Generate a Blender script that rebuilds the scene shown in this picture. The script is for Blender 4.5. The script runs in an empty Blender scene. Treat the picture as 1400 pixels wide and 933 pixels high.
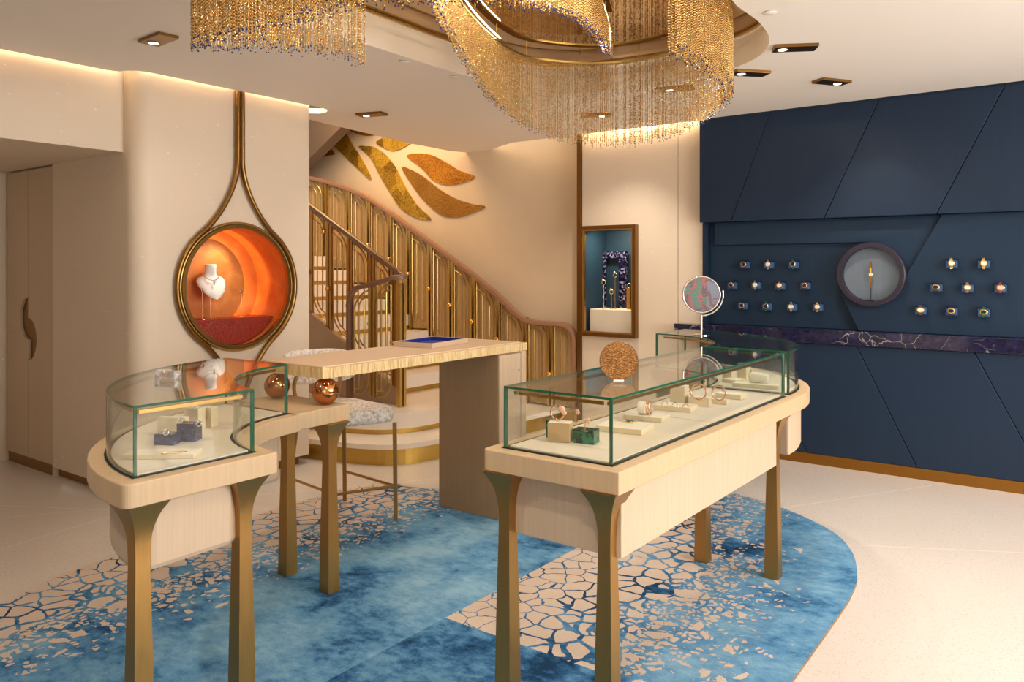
import bpy, bmesh, math, random
import numpy as np
from mathutils import Vector, Matrix
random.seed(7)
R = math.radians
sc = bpy.context.scene
COL = sc.collection

# ------------------------------------------------------------------ camera, light, exposure
F, CX, HY, H = 1080.0, 700.0, 367.0, 1.55      # focal length in px, horizon row, eye height
TH = R(36.8); CT, ST = math.cos(TH), math.sin(TH)
cam = bpy.data.cameras.new('camera'); cam_o = bpy.data.objects.new('camera', cam); COL.objects.link(cam_o)
cam.sensor_width = 36; cam.lens = F/1400*36; cam.shift_y = -(466.5-HY)/1400
cam.clip_start = 0.05; cam.clip_end = 100
cam_o.location = (0, 0, H); cam_o.rotation_euler = (math.pi/2, 0, 0)
sc.camera = cam_o
sc.view_settings.view_transform = 'Standard'; sc.view_settings.look = 'None'
sc.view_settings.gamma = 1; sc.view_settings.use_curve_mapping = False
sc.view_settings.exposure = 1.2
sc.cycles.use_denoising = True
sc.cycles.max_bounces = 8; sc.cycles.transparent_max_bounces = 24
sc.cycles.sample_clamp_indirect = 4.0
w = bpy.data.worlds.new('world'); sc.world = w; w.use_nodes = True
w.node_tree.nodes['Background'].inputs[0].default_value = (1.0, 0.93, 0.86, 1)
w.node_tree.nodes['Background'].inputs[1].default_value = 0.34

def RW(b, n, z=0):                       # room frame (b along the blue wall, n into the room) -> world
    return Vector((CT*b+ST*n, -ST*b+CT*n, z))
def BN(x, y): return (CT*x-ST*y, ST*x+CT*y)
def area(name, loc, to, sx, sy, power, col=(1, .82, .6), spread=180):
    l = bpy.data.lights.new(name, 'AREA'); l.shape = 'RECTANGLE'; l.size = sx; l.size_y = sy
    l.energy = power; l.color = col; l.spread = R(spread)
    o = bpy.data.objects.new(name, l); COL.objects.link(o); o.location = loc
    d = Vector(to)-Vector(loc); o.rotation_euler = d.to_track_quat('-Z', 'Y').to_euler()
    return o
def strip(name, p0, p1, to_dir, width, power, col):       # long thin light from p0 to p1 facing to_dir
    p0, p1 = Vector(p0), Vector(p1); x = (p1-p0).normalized(); z = -Vector(to_dir).normalized()
    y = z.cross(x).normalized(); z = x.cross(y)
    l = bpy.data.lights.new(name, 'AREA'); l.shape = 'RECTANGLE'; l.size = (p1-p0).length; l.size_y = width
    l.energy = power; l.color = col
    o = bpy.data.objects.new(name, l); COL.objects.link(o)
    m = Matrix((x, y, z)).transposed().to_4x4(); m.translation = (p0+p1)/2; o.matrix_world = m
    return o
WARM = (1.0, .76, .48); SOFT = (1.0, .90, .78); DAY = (1.0, .975, .97)
# daylight of the shop front behind and to the right of the camera
area('shopfront_daylight', RW(3.3, 3.3, 1.7), RW(-2, 3.0, 1.3), 4.2, 2.1, 122, DAY)
area('entrance_daylight', RW(1.9, -2.6, 1.5), RW(1.2, 3, 2.8), 2.4, 1.6, 12, DAY)
# cove strips
strip('cove_light_niche', RW(-5.03, 2.7, 2.90), RW(-5.03, 4.4, 2.90), RW(-1, 0, .35), .03, 5, WARM)
strip('cove_light_bulkhead', RW(-5.18, -1.5, 2.90), RW(-5.18, 2.6, 2.90), RW(-1, 0, .35), .03, 8, WARM)
strip('cove_light_panel', RW(-4.0, 6.44, 2.90), RW(-2.85, 6.44, 2.90), RW(0, 1, .2), .03, 3.5, WARM)
strip('cove_light_right', RW(-2.7, 6.30, 2.98), RW(2.2, 6.30, 2.98), RW(0, -.6, -1), .03, 2, WARM)
# stairwell light from the floor above
area('stairwell_light', RW(-4.8, 5.6, 4.3), RW(-5.3, 6.2, 1.0), 1.6, 1.0, 8, (1, .80, .55))
area('upper_stair_light', RW(-6.6, 5.8, 3.9), RW(-6.7, 6.4, 1.5), 1.0, .7, 20, (1, .62, .28))

# ------------------------------------------------------------------ helpers
def s2l(c):
    return tuple(((x/255)/12.92 if x/255 <= .04045 else ((x/255+.055)/1.055)**2.4) for x in c)
def PZ(px, py, z):                       # world point of a photo pixel on the level z
    Y = F*(H-z)/(py-HY); return Vector(((px-CX)/F*Y, Y, z))
def PY(px, py, Y): return Vector(((px-CX)/F*Y, Y, H-(py-HY)*Y/F))
def PN(px, py, n):                       # (b, z) of a photo pixel on the plane n = const
    r = (px-CX)/F; Y = n/(ST*r+CT); return (CT*r*Y-ST*Y, H-(py-HY)*Y/F)

class MB:
    def __init__(s): s.v = []; s.f = []; s.m = []
    def add(s, vs, fs, mi=0):
        o = len(s.v); s.v += [Vector(p) for p in vs]; s.f += [tuple(i+o for i in f) for f in fs]; s.m += [mi]*len(fs); return s
    def box(s, x0, x1, y0, y1, z0, z1, M=None, mi=0):
        vs = [Vector((x, y, z)) for z in (z0, z1) for y in (y0, y1) for x in (x0, x1)]
        if M is not None: vs = [M@p for p in vs]
        return s.add(vs, [(0, 2, 3, 1), (4, 5, 7, 6), (0, 1, 5, 4), (1, 3, 7, 5), (3, 2, 6, 7), (2, 0, 4, 6)], mi)
    def prism(s, poly, z0, z1, M=None, top=0, side=0, sides=None):
        poly = list(poly)
        a = sum(poly[i][0]*poly[(i+1) % len(poly)][1]-poly[(i+1) % len(poly)][0]*poly[i][1] for i in range(len(poly)))
        if a < 0: poly.reverse()
        k = len(poly)
        vs = [Vector((p[0], p[1], z)) for z in (z0, z1) for p in poly]
        if M is not None: vs = [M@p for p in vs]
        s.add(vs, [tuple(range(k-1, -1, -1)), tuple(range(k, 2*k))], top)
        o = len(s.v)-2*k
        for i in range(k):
            s.f.append((o+i, o+(i+1) % k, o+k+(i+1) % k, o+k+i)); s.m.append(side)
        return s
    def loft(s, rings, cap=True, closed=False, mi=0):
        k = len(rings[0]); o = len(s.v)
        for r in rings: s.v += [Vector(p) for p in r]
        n = len(rings)
        for j in range(n if closed else n-1):
            for i in range(k):
                a = o+j*k; b = o+((j+1) % n)*k
                s.f.append((a+i, a+(i+1) % k, b+(i+1) % k, b+i)); s.m.append(mi)
        if cap and not closed:
            s.f.append(tuple(o+i for i in range(k-1, -1, -1))); s.m.append(mi)
            s.f.append(tuple(o+(n-1)*k+i for i in range(k))); s.m.append(mi)
        return s
    def tube(s, path, r, sides=8, closed=False, mi=0):
        P = [Vector(p) for p in path]; n = len(P)
        rr = r if isinstance(r, (list, tuple)) else [r]*n
        rings = []; t0 = None; nrm = None
        for i in range(n):
            if closed: t = (P[(i+1) % n]-P[i-1]).normalized()
            else: t = (P[min(i+1, n-1)]-P[max(i-1, 0)]).normalized()
            if nrm is None:
                a = Vector((0, 0, 1)) if abs(t.z) < .9 else Vector((1, 0, 0))
                nrm = t.cross(a).normalized()
            else:
                nrm = (nrm-t*nrm.dot(t)).normalized()
            bn = t.cross(nrm)
            rings.append([P[i]+(nrm*math.cos(2*math.pi*k/sides)+bn*math.sin(2*math.pi*k/sides))*rr[i] for k in range(sides)])
        return s.loft(rings, True, closed, mi)
    def sweep(s, path, prof, closed=False, mi=0, upv=(0, 0, 1)):   # prof: (side, up) section, upright
        P = [Vector(p) for p in path]; n = len(P); rings = []; up0 = Vector(upv)
        for i in range(n):
            if closed: t = (P[(i+1) % n]-P[i-1]).normalized()
            else: t = (P[min(i+1, n-1)]-P[max(i-1, 0)]).normalized()
            sd = t.cross(up0)
            if sd.length < 1e-3: sd = last
            sd = sd.normalized(); last = sd
            up = sd.cross(t).normalized()
            rings.append([P[i]+sd*a+up*c for a, c in prof])
        return s.loft(rings, True, closed, mi)
    def lathe(s, prof, seg=24, c=(0, 0, 0), M=None, mi=0):
        c = Vector(c); rings = []
        for r, z in prof:
            ring = [Vector((r*math.cos(2*math.pi*k/seg), r*math.sin(2*math.pi*k/seg), z)) for k in range(seg)]
            rings.append([(M@p if M is not None else p)+c for p in ring])
        return s.loft(rings, True, False, mi)
    def sphere(s, c, r, seg=20, rings=12, sx=1, sy=1, sz=1, mi=0):
        prof = [(max(1e-5, r*math.sin(math.pi*j/rings)), -r*math.cos(math.pi*j/rings)) for j in range(rings+1)]
        M = Matrix.Diagonal((sx, sy, sz)).to_3x3()
        return s.lathe(prof, seg, c, M, mi)
    def torus(s, c, Rr, r, seg=32, sides=8, M=None, a0=0, a1=360):
        n = seg; full = abs(a1-a0) >= 360
        pts = []
        for i in range(n if full else n+1):
            a = R(a0)+(R(a1)-R(a0))*i/n
            p = Vector((Rr*math.cos(a), Rr*math.sin(a), 0))
            pts.append((M@p if M is not None else p)+Vector(c))
        return s.tube(pts, r, sides, closed=full)

def props(o, label=None, cat=None, group=None, kind=None):
    if label: o['label'] = label
    if cat: o['category'] = cat
    if group: o['group'] = group
    if kind: o['kind'] = kind
    return o
def thing(name, label, cat, loc=(0, 0, 0), rz=0, group=None):
    o = bpy.data.objects.new(name, None); COL.objects.link(o); o.empty_display_size = .05
    o.location = loc; o.rotation_euler = (0, 0, rz)
    return props(o, label, cat, group)
def mat_of(o):
    return Matrix.Translation(o.location)@o.rotation_euler.to_matrix().to_4x4()
def build(name, mb, mats, parent=None, world=False, smooth=None, bevel=0, label=None):
    me = bpy.data.meshes.new(name)
    vs = mb.v
    if world and parent is not None:
        M = mat_of(parent)
        if parent.parent is not None: M = mat_of(parent.parent)@M
        Mi = M.inverted(); vs = [Mi@p for p in vs]
    me.from_pydata([tuple(p) for p in vs], [], mb.f)
    if not isinstance(mats, (list, tuple)): mats = [mats]
    for m in mats: me.materials.append(m)
    if len(mats) > 1: me.polygons.foreach_set('material_index', mb.m)
    if smooth is not None:
        me.polygons.foreach_set('use_smooth', [True]*len(me.polygons)); me.set_sharp_from_angle(angle=R(smooth))
    me.validate(); me.update()
    bm = bmesh.new(); bm.from_mesh(me); bmesh.ops.recalc_face_normals(bm, faces=bm.faces); bm.to_mesh(me); bm.free()
    o = bpy.data.objects.new(name, me); COL.objects.link(o)
    if parent is not None: o.parent = parent
    if bevel:
        md = o.modifiers.new('bevel', 'BEVEL'); md.width = bevel; md.segments = 2; md.limit_method = 'ANGLE'; md.angle_limit = R(40)
    if label: o['label'] = label
    return o
def single(name, mb, mats, label, cat, group=None, loc=(0, 0, 0), rz=0, **k):
    o = build(name, mb, mats, None, **k); o.location = loc; o.rotation_euler = (0, 0, rz)
    return props(o, label, cat, group)
def struct(name, mb, mats, **k):
    o = build(name, mb, mats, None, **k); o['kind'] = 'structure'; return o
def copy_tree(o, parent=None):
    c = o.copy(); COL.objects.link(c); c.parent = parent
    for ch in list(o.children): copy_tree(ch, c)
    return c
def cat_rom(P, per=8, closed=False):
    P = [tuple(p) for p in P]; n = len(P); out = []
    for i in range(n if closed else n-1):
        if closed: q = [P[(i-1) % n], P[i], P[(i+1) % n], P[(i+2) % n]]
        else: q = [P[max(i-1, 0)], P[i], P[i+1], P[min(i+2, n-1)]]
        for k in range(per):
            t = k/per
            out.append(tuple(.5*((2*q[1][d])+(-q[0][d]+q[2][d])*t+(2*q[0][d]-5*q[1][d]+4*q[2][d]-q[3][d])*t*t+(-q[0][d]+3*q[1][d]-3*q[2][d]+q[3][d])*t**3) for d in range(len(q[0]))))
    if not closed: out.append(P[-1])
    return out
def resample(P, n=None, step=None):
    P = [Vector(p) for p in P]; L = [0]
    for i in range(1, len(P)): L.append(L[-1]+(P[i]-P[i-1]).length)
    if n is None: n = max(2, int(L[-1]/step)+1)
    out = []; j = 0
    for k in range(n):
        s = L[-1]*k/(n-1)
        while j < len(P)-2 and L[j+1] < s: j += 1
        d = L[j+1]-L[j] or 1
        out.append(P[j].lerp(P[j+1], min(1, max(0, (s-L[j])/d))))
    return out
def rrect(x0, x1, y0, y1, r, seg=5):          # rounded rectangle; r = (bl, br, tr, tl)
    if not isinstance(r, (tuple, list)): r = (r,)*4
    out = []
    for (cx, cy, a, q) in ((x0+r[0], y0+r[0], 180, r[0]), (x1-r[1], y0+r[1], 270, r[1]), (x1-r[2], y1-r[2], 0, r[2]), (x0+r[3], y1-r[3], 90, r[3])):
        k = seg if q > 1e-4 else 0
        for i in range(k+1):
            t = R(a+90*(i/k if k else 0)); out.append((cx+q*math.cos(t), cy+q*math.sin(t)))
    return out
def arcp(cx, cy, r, a0, a1, n=16):
    return [(cx+r*math.cos(R(a0+(a1-a0)*i/n)), cy+r*math.sin(R(a0+(a1-a0)*i/n))) for i in range(n+1)]

# ------------------------------------------------------------------ materials
class NT:
    def __init__(s, name):
        s.m = bpy.data.materials.new(name); s.m.use_nodes = True; s.t = s.m.node_tree; s.n = s.t.nodes
        s.b = s.n['Principled BSDF']; s.out = s.n['Material Output']
    def node(s, t, **k):
        x = s.n.new(t)
        for a, v in k.items(): setattr(x, a, v)
        return x
    def put(s, sock, v):
        if v is None: return
        if hasattr(v, 'is_output') or isinstance(v, bpy.types.NodeSocket): s.t.links.new(v, sock)
        else:
            if isinstance(v, (tuple, list)) and len(v) == 3 and sock.type == 'RGBA': v = (*v, 1)
            sock.default_value = v
    def coord(s, kind='Object', scale=(1, 1, 1), rot=(0, 0, 0)):
        c = s.node('ShaderNodeTexCoord'); mp = s.node('ShaderNodeMapping')
        s.t.links.new(c.outputs[kind], mp.inputs[0]); mp.inputs['Scale'].default_value = scale; mp.inputs['Rotation'].default_value = rot
        return mp.outputs[0]
    def math(s, op, a, b=None, clamp=False):
        x = s.node('ShaderNodeMath', operation=op, use_clamp=bool(clamp)); s.put(x.inputs[0], a); s.put(x.inputs[1], b); return x.outputs[0]
    def noise(s, vec, scale, detail=3, rough=.5, out=0):
        x = s.node('ShaderNodeTexNoise'); s.put(x.inputs['Vector'], vec); x.inputs['Scale'].default_value = scale
        x.inputs['Detail'].default_value = detail; x.inputs['Roughness'].default_value = rough; return x.outputs[out]
    def voro(s, vec, scale, feature='F1', out='Distance', rnd=1):
        x = s.node('ShaderNodeTexVoronoi', feature=feature); s.put(x.inputs['Vector'], vec); x.inputs['Scale'].default_value = scale
        x.inputs['Randomness'].default_value = rnd; return x.outputs[out]
    def mix(s, f, a, b, kind='MIX'):
        x = s.node('ShaderNodeMix', data_type='RGBA', blend_type=kind); s.put(x.inputs[0], f); s.put(x.inputs[6], a); s.put(x.inputs[7], b); return x.outputs[2]
    def ramp(s, f, stops):
        x = s.node('ShaderNodeValToRGB'); s.put(x.inputs[0], f); e = x.color_ramp.elements
        while len(e) < len(stops): e.new(.5)
        for i, (p, c) in enumerate(stops): e[i].position = p; e[i].color = (*c, 1) if len(c) == 3 else c
        return x.outputs[0]
    def mrange(s, v, a, b, c=0, d=1, clamp=True):
        x = s.node('ShaderNodeMapRange', clamp=clamp); s.put(x.inputs[0], v)
        for i, q in enumerate((a, b, c, d)): s.put(x.inputs[i+1], q)
        return x.outputs[0]
    def sep(s, v):
        x = s.node('ShaderNodeSeparateXYZ'); s.put(x.inputs[0], v); return x.outputs
    def vadd(s, a, b, sc_=1):
        y = s.node('ShaderNodeVectorMath', operation='SCALE'); s.put(y.inputs[0], b); y.inputs['Scale'].default_value = sc_
        x = s.node('ShaderNodeVectorMath', operation='ADD'); s.put(x.inputs[0], a); s.put(x.inputs[1], y.outputs[0]); return x.outputs[0]
    def bump(s, h, strength=.3, dist=.01):
        x = s.node('ShaderNodeBump'); s.put(x.inputs['Height'], h); x.inputs['Strength'].default_value = strength
        x.inputs['Distance'].default_value = dist; s.t.links.new(x.outputs[0], s.b.inputs['Normal'])
    def set(s, col=None, rough=.5, metal=0, spec=None, coat=None):
        if col is not None: s.put(s.b.inputs['Base Color'], col)
        s.put(s.b.inputs['Roughness'], rough); s.b.inputs['Metallic'].default_value = metal
        if spec is not None: s.b.inputs['Specular IOR Level'].default_value = spec
        if coat is not None: s.b.inputs['Coat Weight'].default_value = coat
        return s.m
def plain(name, rgb, rough=.5, metal=0, spec=None, coat=None, nz=.05, nscale=6):
    t = NT(name); c = s2l(rgb); v = t.coord()
    f = t.noise(v, nscale, 4)
    col = t.mix(f, tuple(x*(1-nz) for x in c), tuple(min(1, x*(1+nz)) for x in c))
    return t.set(col, rough, metal, spec, coat)
def brushed(name, rgb, rough=.3, scale=(2, 2, 2), bump=.05):
    t = NT(name); c = s2l(rgb); v = t.coord('Object', scale)
    f = t.noise(v, 40, 3); col = t.mix(f, tuple(x*.88 for x in c), tuple(min(1, x*1.1) for x in c))
    r = t.mrange(f, 0, 1, rough*.8, rough*1.25); t.bump(f, bump, .002)
    return t.set(col, r, 1.0)
def wood(name, rgb, scale=(55, 55, 2.5), contrast=.16, rough=.5):
    t = NT(name); c = s2l(rgb); v = t.coord('Object', scale)
    g = t.noise(v, 1, 5, .6); v2 = t.coord('Object', (scale[0]*.15, scale[1]*.15, scale[2]*.3)); g2 = t.noise(v2, 1, 2)
    col = t.mix(g, tuple(x*(1-contrast) for x in c), tuple(min(1, x*(1+contrast*.6)) for x in c))
    col = t.mix(t.mrange(g2, .3, .7, 0, .35), col, tuple(x*.88 for x in c)); t.bump(g, .12, .002)
    return t.set(col, rough)
def emit(name, rgb, strength):
    t = NT(name); e = t.node('ShaderNodeEmission'); e.inputs[0].default_value = (*s2l(rgb), 1); e.inputs[1].default_value = strength
    t.t.links.new(e.outputs[0], t.out.inputs[0]); return t.m
def glass(name, tint=(.975, .99, .98), base=.04):
    t = NT(name); lw = t.node('ShaderNodeLayerWeight'); lw.inputs[0].default_value = .5
    p = t.math('POWER', lw.outputs['Facing'], 5.0); f = t.math('MULTIPLY_ADD', p, .9); f.node.inputs[2].default_value = base
    tr = t.node('ShaderNodeBsdfTransparent'); tr.inputs[0].default_value = (*tint, 1)
    gl = t.node('ShaderNodeBsdfGlossy'); gl.inputs['Roughness'].default_value = 0.0
    mx = t.node('ShaderNodeMixShader'); t.put(mx.inputs[0], f)
    t.t.links.new(tr.outputs[0], mx.inputs[1]); t.t.links.new(gl.outputs[0], mx.inputs[2]); t.t.links.new(mx.outputs[0], t.out.inputs[0])
    return t.m

m_ceil = plain('ceiling_paint', (246, 239, 230), .7, nz=.01)
def wallfab():
    t = NT('speckled_wallcovering'); v = t.coord('Object', (1, 1, 1)); c = s2l((224, 206, 182))
    v2 = t.coord('Object', (1, 1, 3.2))
    d = t.voro(t.vadd(v2, t.noise(v2, 2, 1, out=1), .3), 11, 'F1'); m = t.mrange(d, .06, .10, 1, 0)
    pick = t.math('GREATER_THAN', t.noise(v, 9, 1), .5); m = t.math('MULTIPLY', m, pick)
    col = t.mix(m, c, s2l((255, 244, 222)))
    lines = t.noise(t.coord('Object', (3, 3, 200)), 1, 2)
    h = t.math('MULTIPLY_ADD', m, 1.2, None); h.node.inputs[2].default_value = 0
    t.bump(t.math('ADD', h, t.math('MULTIPLY', lines, .15)), .35, .004)
    return t.set(col, .55)
m_fab = wallfab()
m_stairwall = plain('plaster_stair_wall', (226, 206, 176), .6, nz=.03)
m_shade = plain('shaded_plaster', (118, 102, 88), .7)  # shade on the upper soffit put into a darker plaster colour
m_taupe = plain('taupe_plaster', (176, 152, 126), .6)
m_oak = wood('bleached_oak', (206, 177, 138), contrast=.24)
m_oakside = wood('bleached_oak_apron', (208, 182, 152), scale=(80, 80, 3), contrast=.22)
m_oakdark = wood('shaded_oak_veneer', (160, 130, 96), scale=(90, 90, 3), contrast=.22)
m_door = wood('oak_door', (205, 182, 152), scale=(60, 60, 1.5), contrast=.08)
m_bronze = brushed('brushed_bronze', (178, 136, 76), .38, (3, 3, .3)); m_bronze.node_tree.nodes['Principled BSDF'].inputs['Metallic'].default_value = .88
m_brass = brushed('brushed_brass', (190, 152, 88), .3, (3, 3, .4))
m_goldrail = brushed('champagne_gold', (205, 178, 112), .3, (3, 3, .4))
m_copper = plain('polished_copper', (200, 134, 84), .09, 1, nz=.02)
m_ballgold = plain('polished_gold_knob', (232, 190, 100), .18, 1, nz=.02)
m_goldbase = brushed('satin_gold_plinth', (206, 170, 88), .42, (.6, .6, 6))
m_base = brushed('bronze_baseboard', (158, 112, 50), .45, (.6, .6, 6))
m_frame = brushed('antique_brass_frame', (140, 104, 56), .3, (3, 3, 3))
m_white = plain('white_gloss', (240, 235, 226), .35)
m_cream = plain('cream_leatherette', (236, 224, 202), .55)
m_creamside = plain('cream_stone_edge', (214, 196, 160), .5, nz=.18, nscale=25)
m_traysilk = wood('champagne_silk_floor', (226, 214, 192), scale=(14, 60, 14), contrast=.08)
m_black = plain('black_gap', (22, 18, 18), .5)
m_leather = plain('rose_leather', (222, 192, 160), .42, nz=.02)
m_steel = plain('polished_steel', (225, 222, 215), .12, 1)
m_glass = glass('clear_glass')
m_edge = plain('green_glass_edge', (26, 88, 64), .15, coat=.5, nz=.25, nscale=20)
m_smoke = glass('showcase_pane', (.98, .98, .98), .008)
m_led = emit('warm_led', (255, 226, 180), 6)
m_lens = emit('spot_lens', (255, 232, 196), 5)

def m_carved():
    t = NT('carved_gold_edge'); v = t.coord('Object', (90, 90, 9)); f = t.noise(v, 1, 4, .6)
    col = t.ramp(f, [(.25, s2l((186, 146, 84))), (.5, s2l((236, 204, 146))), (.8, s2l((250, 230, 186)))])
    t.bump(f, .8, .01); return t.set(col, .4, .3)
m_carve = m_carved()
def m_floor_():
    t = NT('terrazzo_floor'); v = t.coord(); c = s2l((222, 213, 204))
    sp = t.voro(v, 130, 'F1', 'Color'); d = t.voro(v, 130)
    pick = t.math('GREATER_THAN', t.sep(sp)[0], .72)
    m = t.math('MULTIPLY', pick, t.mrange(d, .25, .45, .5, 0))
    col = t.mix(m, c, s2l((170, 146, 116)))
    big = t.noise(v, 1.3, 3); col = t.mix(t.mrange(big, .35, .65, 0, .2), col, s2l((216, 202, 186)))
    xyz = t.sep(v); lines = None
    for (x0, y0, x1, y1) in ((1.735, 5.10, 3.04, 5.655), (1.874, 4.43, 2.80, 4.30), (-2.343, 5.19, -2.8, 5.03), (-1.9, 6.1, -2.9, 4.2)):
        dx, dy = x1-x0, y1-y0; L = math.hypot(dx, dy); a, b_, c0 = -dy/L, dx/L, (dy*x0-dx*y0)/L
        e = t.math('ABSOLUTE', t.math('ADD', t.math('ADD', t.math('MULTIPLY', xyz[0], a), t.math('MULTIPLY', xyz[1], b_)), c0))
        e = t.math('LESS_THAN', e, .004); lines = e if lines is None else t.math('MAXIMUM', lines, e)
    col = t.mix(t.math('MULTIPLY', lines, .6), col, s2l((250, 240, 224)))
    return t.set(col, .22, spec=.5)
m_floor = m_floor_()
def m_step_():
    t = NT('white_terrazzo_step'); v = t.coord(); c = s2l((238, 226, 210)); d = t.voro(v, 120)
    col = t.mix(t.mrange(d, .08, .2, .6, 0), c, s2l((170, 140, 105))); return t.set(col, .3)
m_step = m_step_()
def m_blue_(name, rgb, rough=.42):
    t = NT(name); c = s2l(rgb); v = t.coord('Object', (60, 60, 1.6)); f = t.noise(v, 1, 4)
    col = t.mix(f, tuple(x*.86 for x in c), tuple(x*1.12 for x in c)); t.bump(f, .12, .002); return t.set(col, rough, spec=.3)
m_blue = m_blue_('blue_lacquered_wood', (26, 44, 66))
m_blue2 = m_blue_('blue_silk_panel', (24, 46, 68), .5)
m_navy = m_blue_('navy_leather', (26, 46, 78), .4)
m_navyl = m_blue_('blue_satin_cushion', (70, 98, 134), .35)
def m_marble_():
    t = NT('violet_blue_marble'); v = t.coord(); wv = t.vadd(v, t.noise(v, 3, 4, out=1), .35)
    d = t.voro(wv, 6.5, 'DISTANCE_TO_EDGE'); vein = t.mrange(d, .0, .014, .8, 0)
    vein = t.math('MULTIPLY', vein, t.mrange(t.noise(v, 2.5, 2), .45, .6))
    base = t.ramp(t.noise(v, 22, 6, .7), [(.3, s2l((10, 12, 34))), (.6, s2l((28, 30, 64))), (.8, s2l((66, 66, 100)))])
    return t.set(t.mix(vein, base, s2l((205, 190, 190))), .12, coat=.4)
m_marble = m_marble_()
def m_malachite_():
    t = NT('green_malachite'); v = t.coord(); wv = t.node('ShaderNodeTexWave', wave_type='RINGS'); t.put(wv.inputs[0], v)
    wv.inputs['Scale'].default_value = 18; wv.inputs['Distortion'].default_value = 14; wv.inputs['Detail'].default_value = 3
    return t.set(t.ramp(wv.outputs[1], [(.2, s2l((8, 50, 36))), (.7, s2l((20, 110, 78)))]), .12, coat=.5)
m_mala = m_malachite_()
m_lapis = (lambda t: t.set(t.ramp(t.noise(t.coord(), 40, 5, .7), [(.4, s2l((10, 14, 44))), (.62, s2l((24, 34, 88))), (.76, s2l((120, 130, 170)))]), .12, coat=.5))(NT('lapis_stone'))
def m_boucle_():
    t = NT('cream_boucle_fabric'); v = t.coord(); f = t.noise(t.coord('Object', (1, 1, 1)), 55, 4, .7); g = t.noise(v, 30, 3)
    col = t.ramp(f, [(.3, s2l((170, 148, 126))), (.46, s2l((226, 212, 196))), (.6, s2l((248, 242, 234)))])
    t.bump(t.math('ADD', f, g), .8, .006); return t.set(col, .9)
m_boucle = m_boucle_()
def m_orange_():
    t = NT('orange_suede'); v = t.coord(); f = t.noise(t.vadd(v, t.noise(v, 3, 3, out=1), .4), 5, 5, .6)
    col = t.ramp(f, [(.3, s2l((186, 96, 30))), (.55, s2l((208, 122, 44))), (.75, s2l((224, 150, 74)))])
    return t.set(col, .6)
m_orange = m_orange_()
m_redleather = (lambda t: (t.bump(t.voro(t.coord(), 70), .5, .004), t.set(s2l((150, 40, 12)), .35))[1])(NT('russet_pebbled_leather'))
def m_fluted_():
    t = NT('gold_silk_panel'); v = t.coord(); x = t.sep(v)[0]
    s_ = t.math('SINE', t.math('MULTIPLY', x, 130)); f = t.noise(t.coord('Object', (30, 30, 1)), 1, 3)
    g = t.math('MULTIPLY_ADD', s_, .22, None); g.node.inputs[2].default_value = .5
    g = t.math('ADD', t.math('MULTIPLY', g, .9), t.math('MULTIPLY', f, .1))
    col = t.ramp(g, [(.2, s2l((178, 146, 100))), (.5, s2l((190, 158, 110))), (.8, s2l((204, 174, 126)))])
    t.bump(s_, .25, .004); return t.set(col, .6, 0)
m_flute = m_fluted_()
m_raildark = wood('dark_handrail_wood', (128, 96, 74), scale=(8, 8, 60), contrast=.15, rough=.35)
m_railwood = wood('rosy_handrail_wood', (166, 124, 98), scale=(8, 8, 60), contrast=.15, rough=.35)
def m_mosaic_(name, lo, hi, patch=True):
    t = NT(name); v = t.coord(); d = t.voro(v, 120, 'F1', 'Color'); x = t.sep(d)[0]
    big = t.noise(v, 3.5, 1); big2 = t.voro(v, 6, 'F1', 'Color'); y = t.sep(big2)[1] if patch else big
    k = t.math('ADD', t.math('MULTIPLY', x, .45), t.math('MULTIPLY', y, .55))
    col = t.ramp(k, [(.2, s2l(lo)), (.85, s2l(hi))]); t.bump(x, .6, .004); return t.set(col, .34, .75)
m_mos1 = m_mosaic_('gold_leaf_mosaic', (140, 98, 20), (248, 196, 66))
m_mos2 = m_mosaic_('bronze_leaf_mosaic', (150, 98, 30), (196, 138, 52), False)
m_mos3 = m_mosaic_('amber_leaf_mosaic', (150, 84, 16), (236, 158, 50), False)
def m_mirror_():
    t = NT('bronze_ceiling_mirror'); return t.set(s2l((186, 152, 104)), .03, 1)
m_cmirror = m_mirror_()
m_chain = plain('gold_bead_chain', (236, 198, 128), .25, 1, nz=.1, nscale=60)
m_bluebead = plain('cobalt_bead', (18, 32, 96), .15, coat=.6)
def m_hammer_():
    t = NT('hammered_gold'); v = t.coord('Object', (1, 1, 2.2)); f = t.voro(v, 230, 'F1', 'Color'); x = t.sep(f)[0]
    col = t.ramp(x, [(.1, s2l((124, 78, 38))), (.6, s2l((160, 108, 60))), (.95, s2l((206, 154, 96)))]); t.bump(x, .9, .006)
    return t.set(col, .3, .9)
m_hammer = m_hammer_()
m_rosegold = plain('rose_gold', (236, 190, 150), .2, 1)
m_blossom = plain('blush_stone', (238, 188, 160), .3, coat=.3)
m_darkdial = plain('dark_dial', (40, 42, 66), .2)
m_goldw = plain('yellow_gold', (240, 200, 120), .2, 1)

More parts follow.
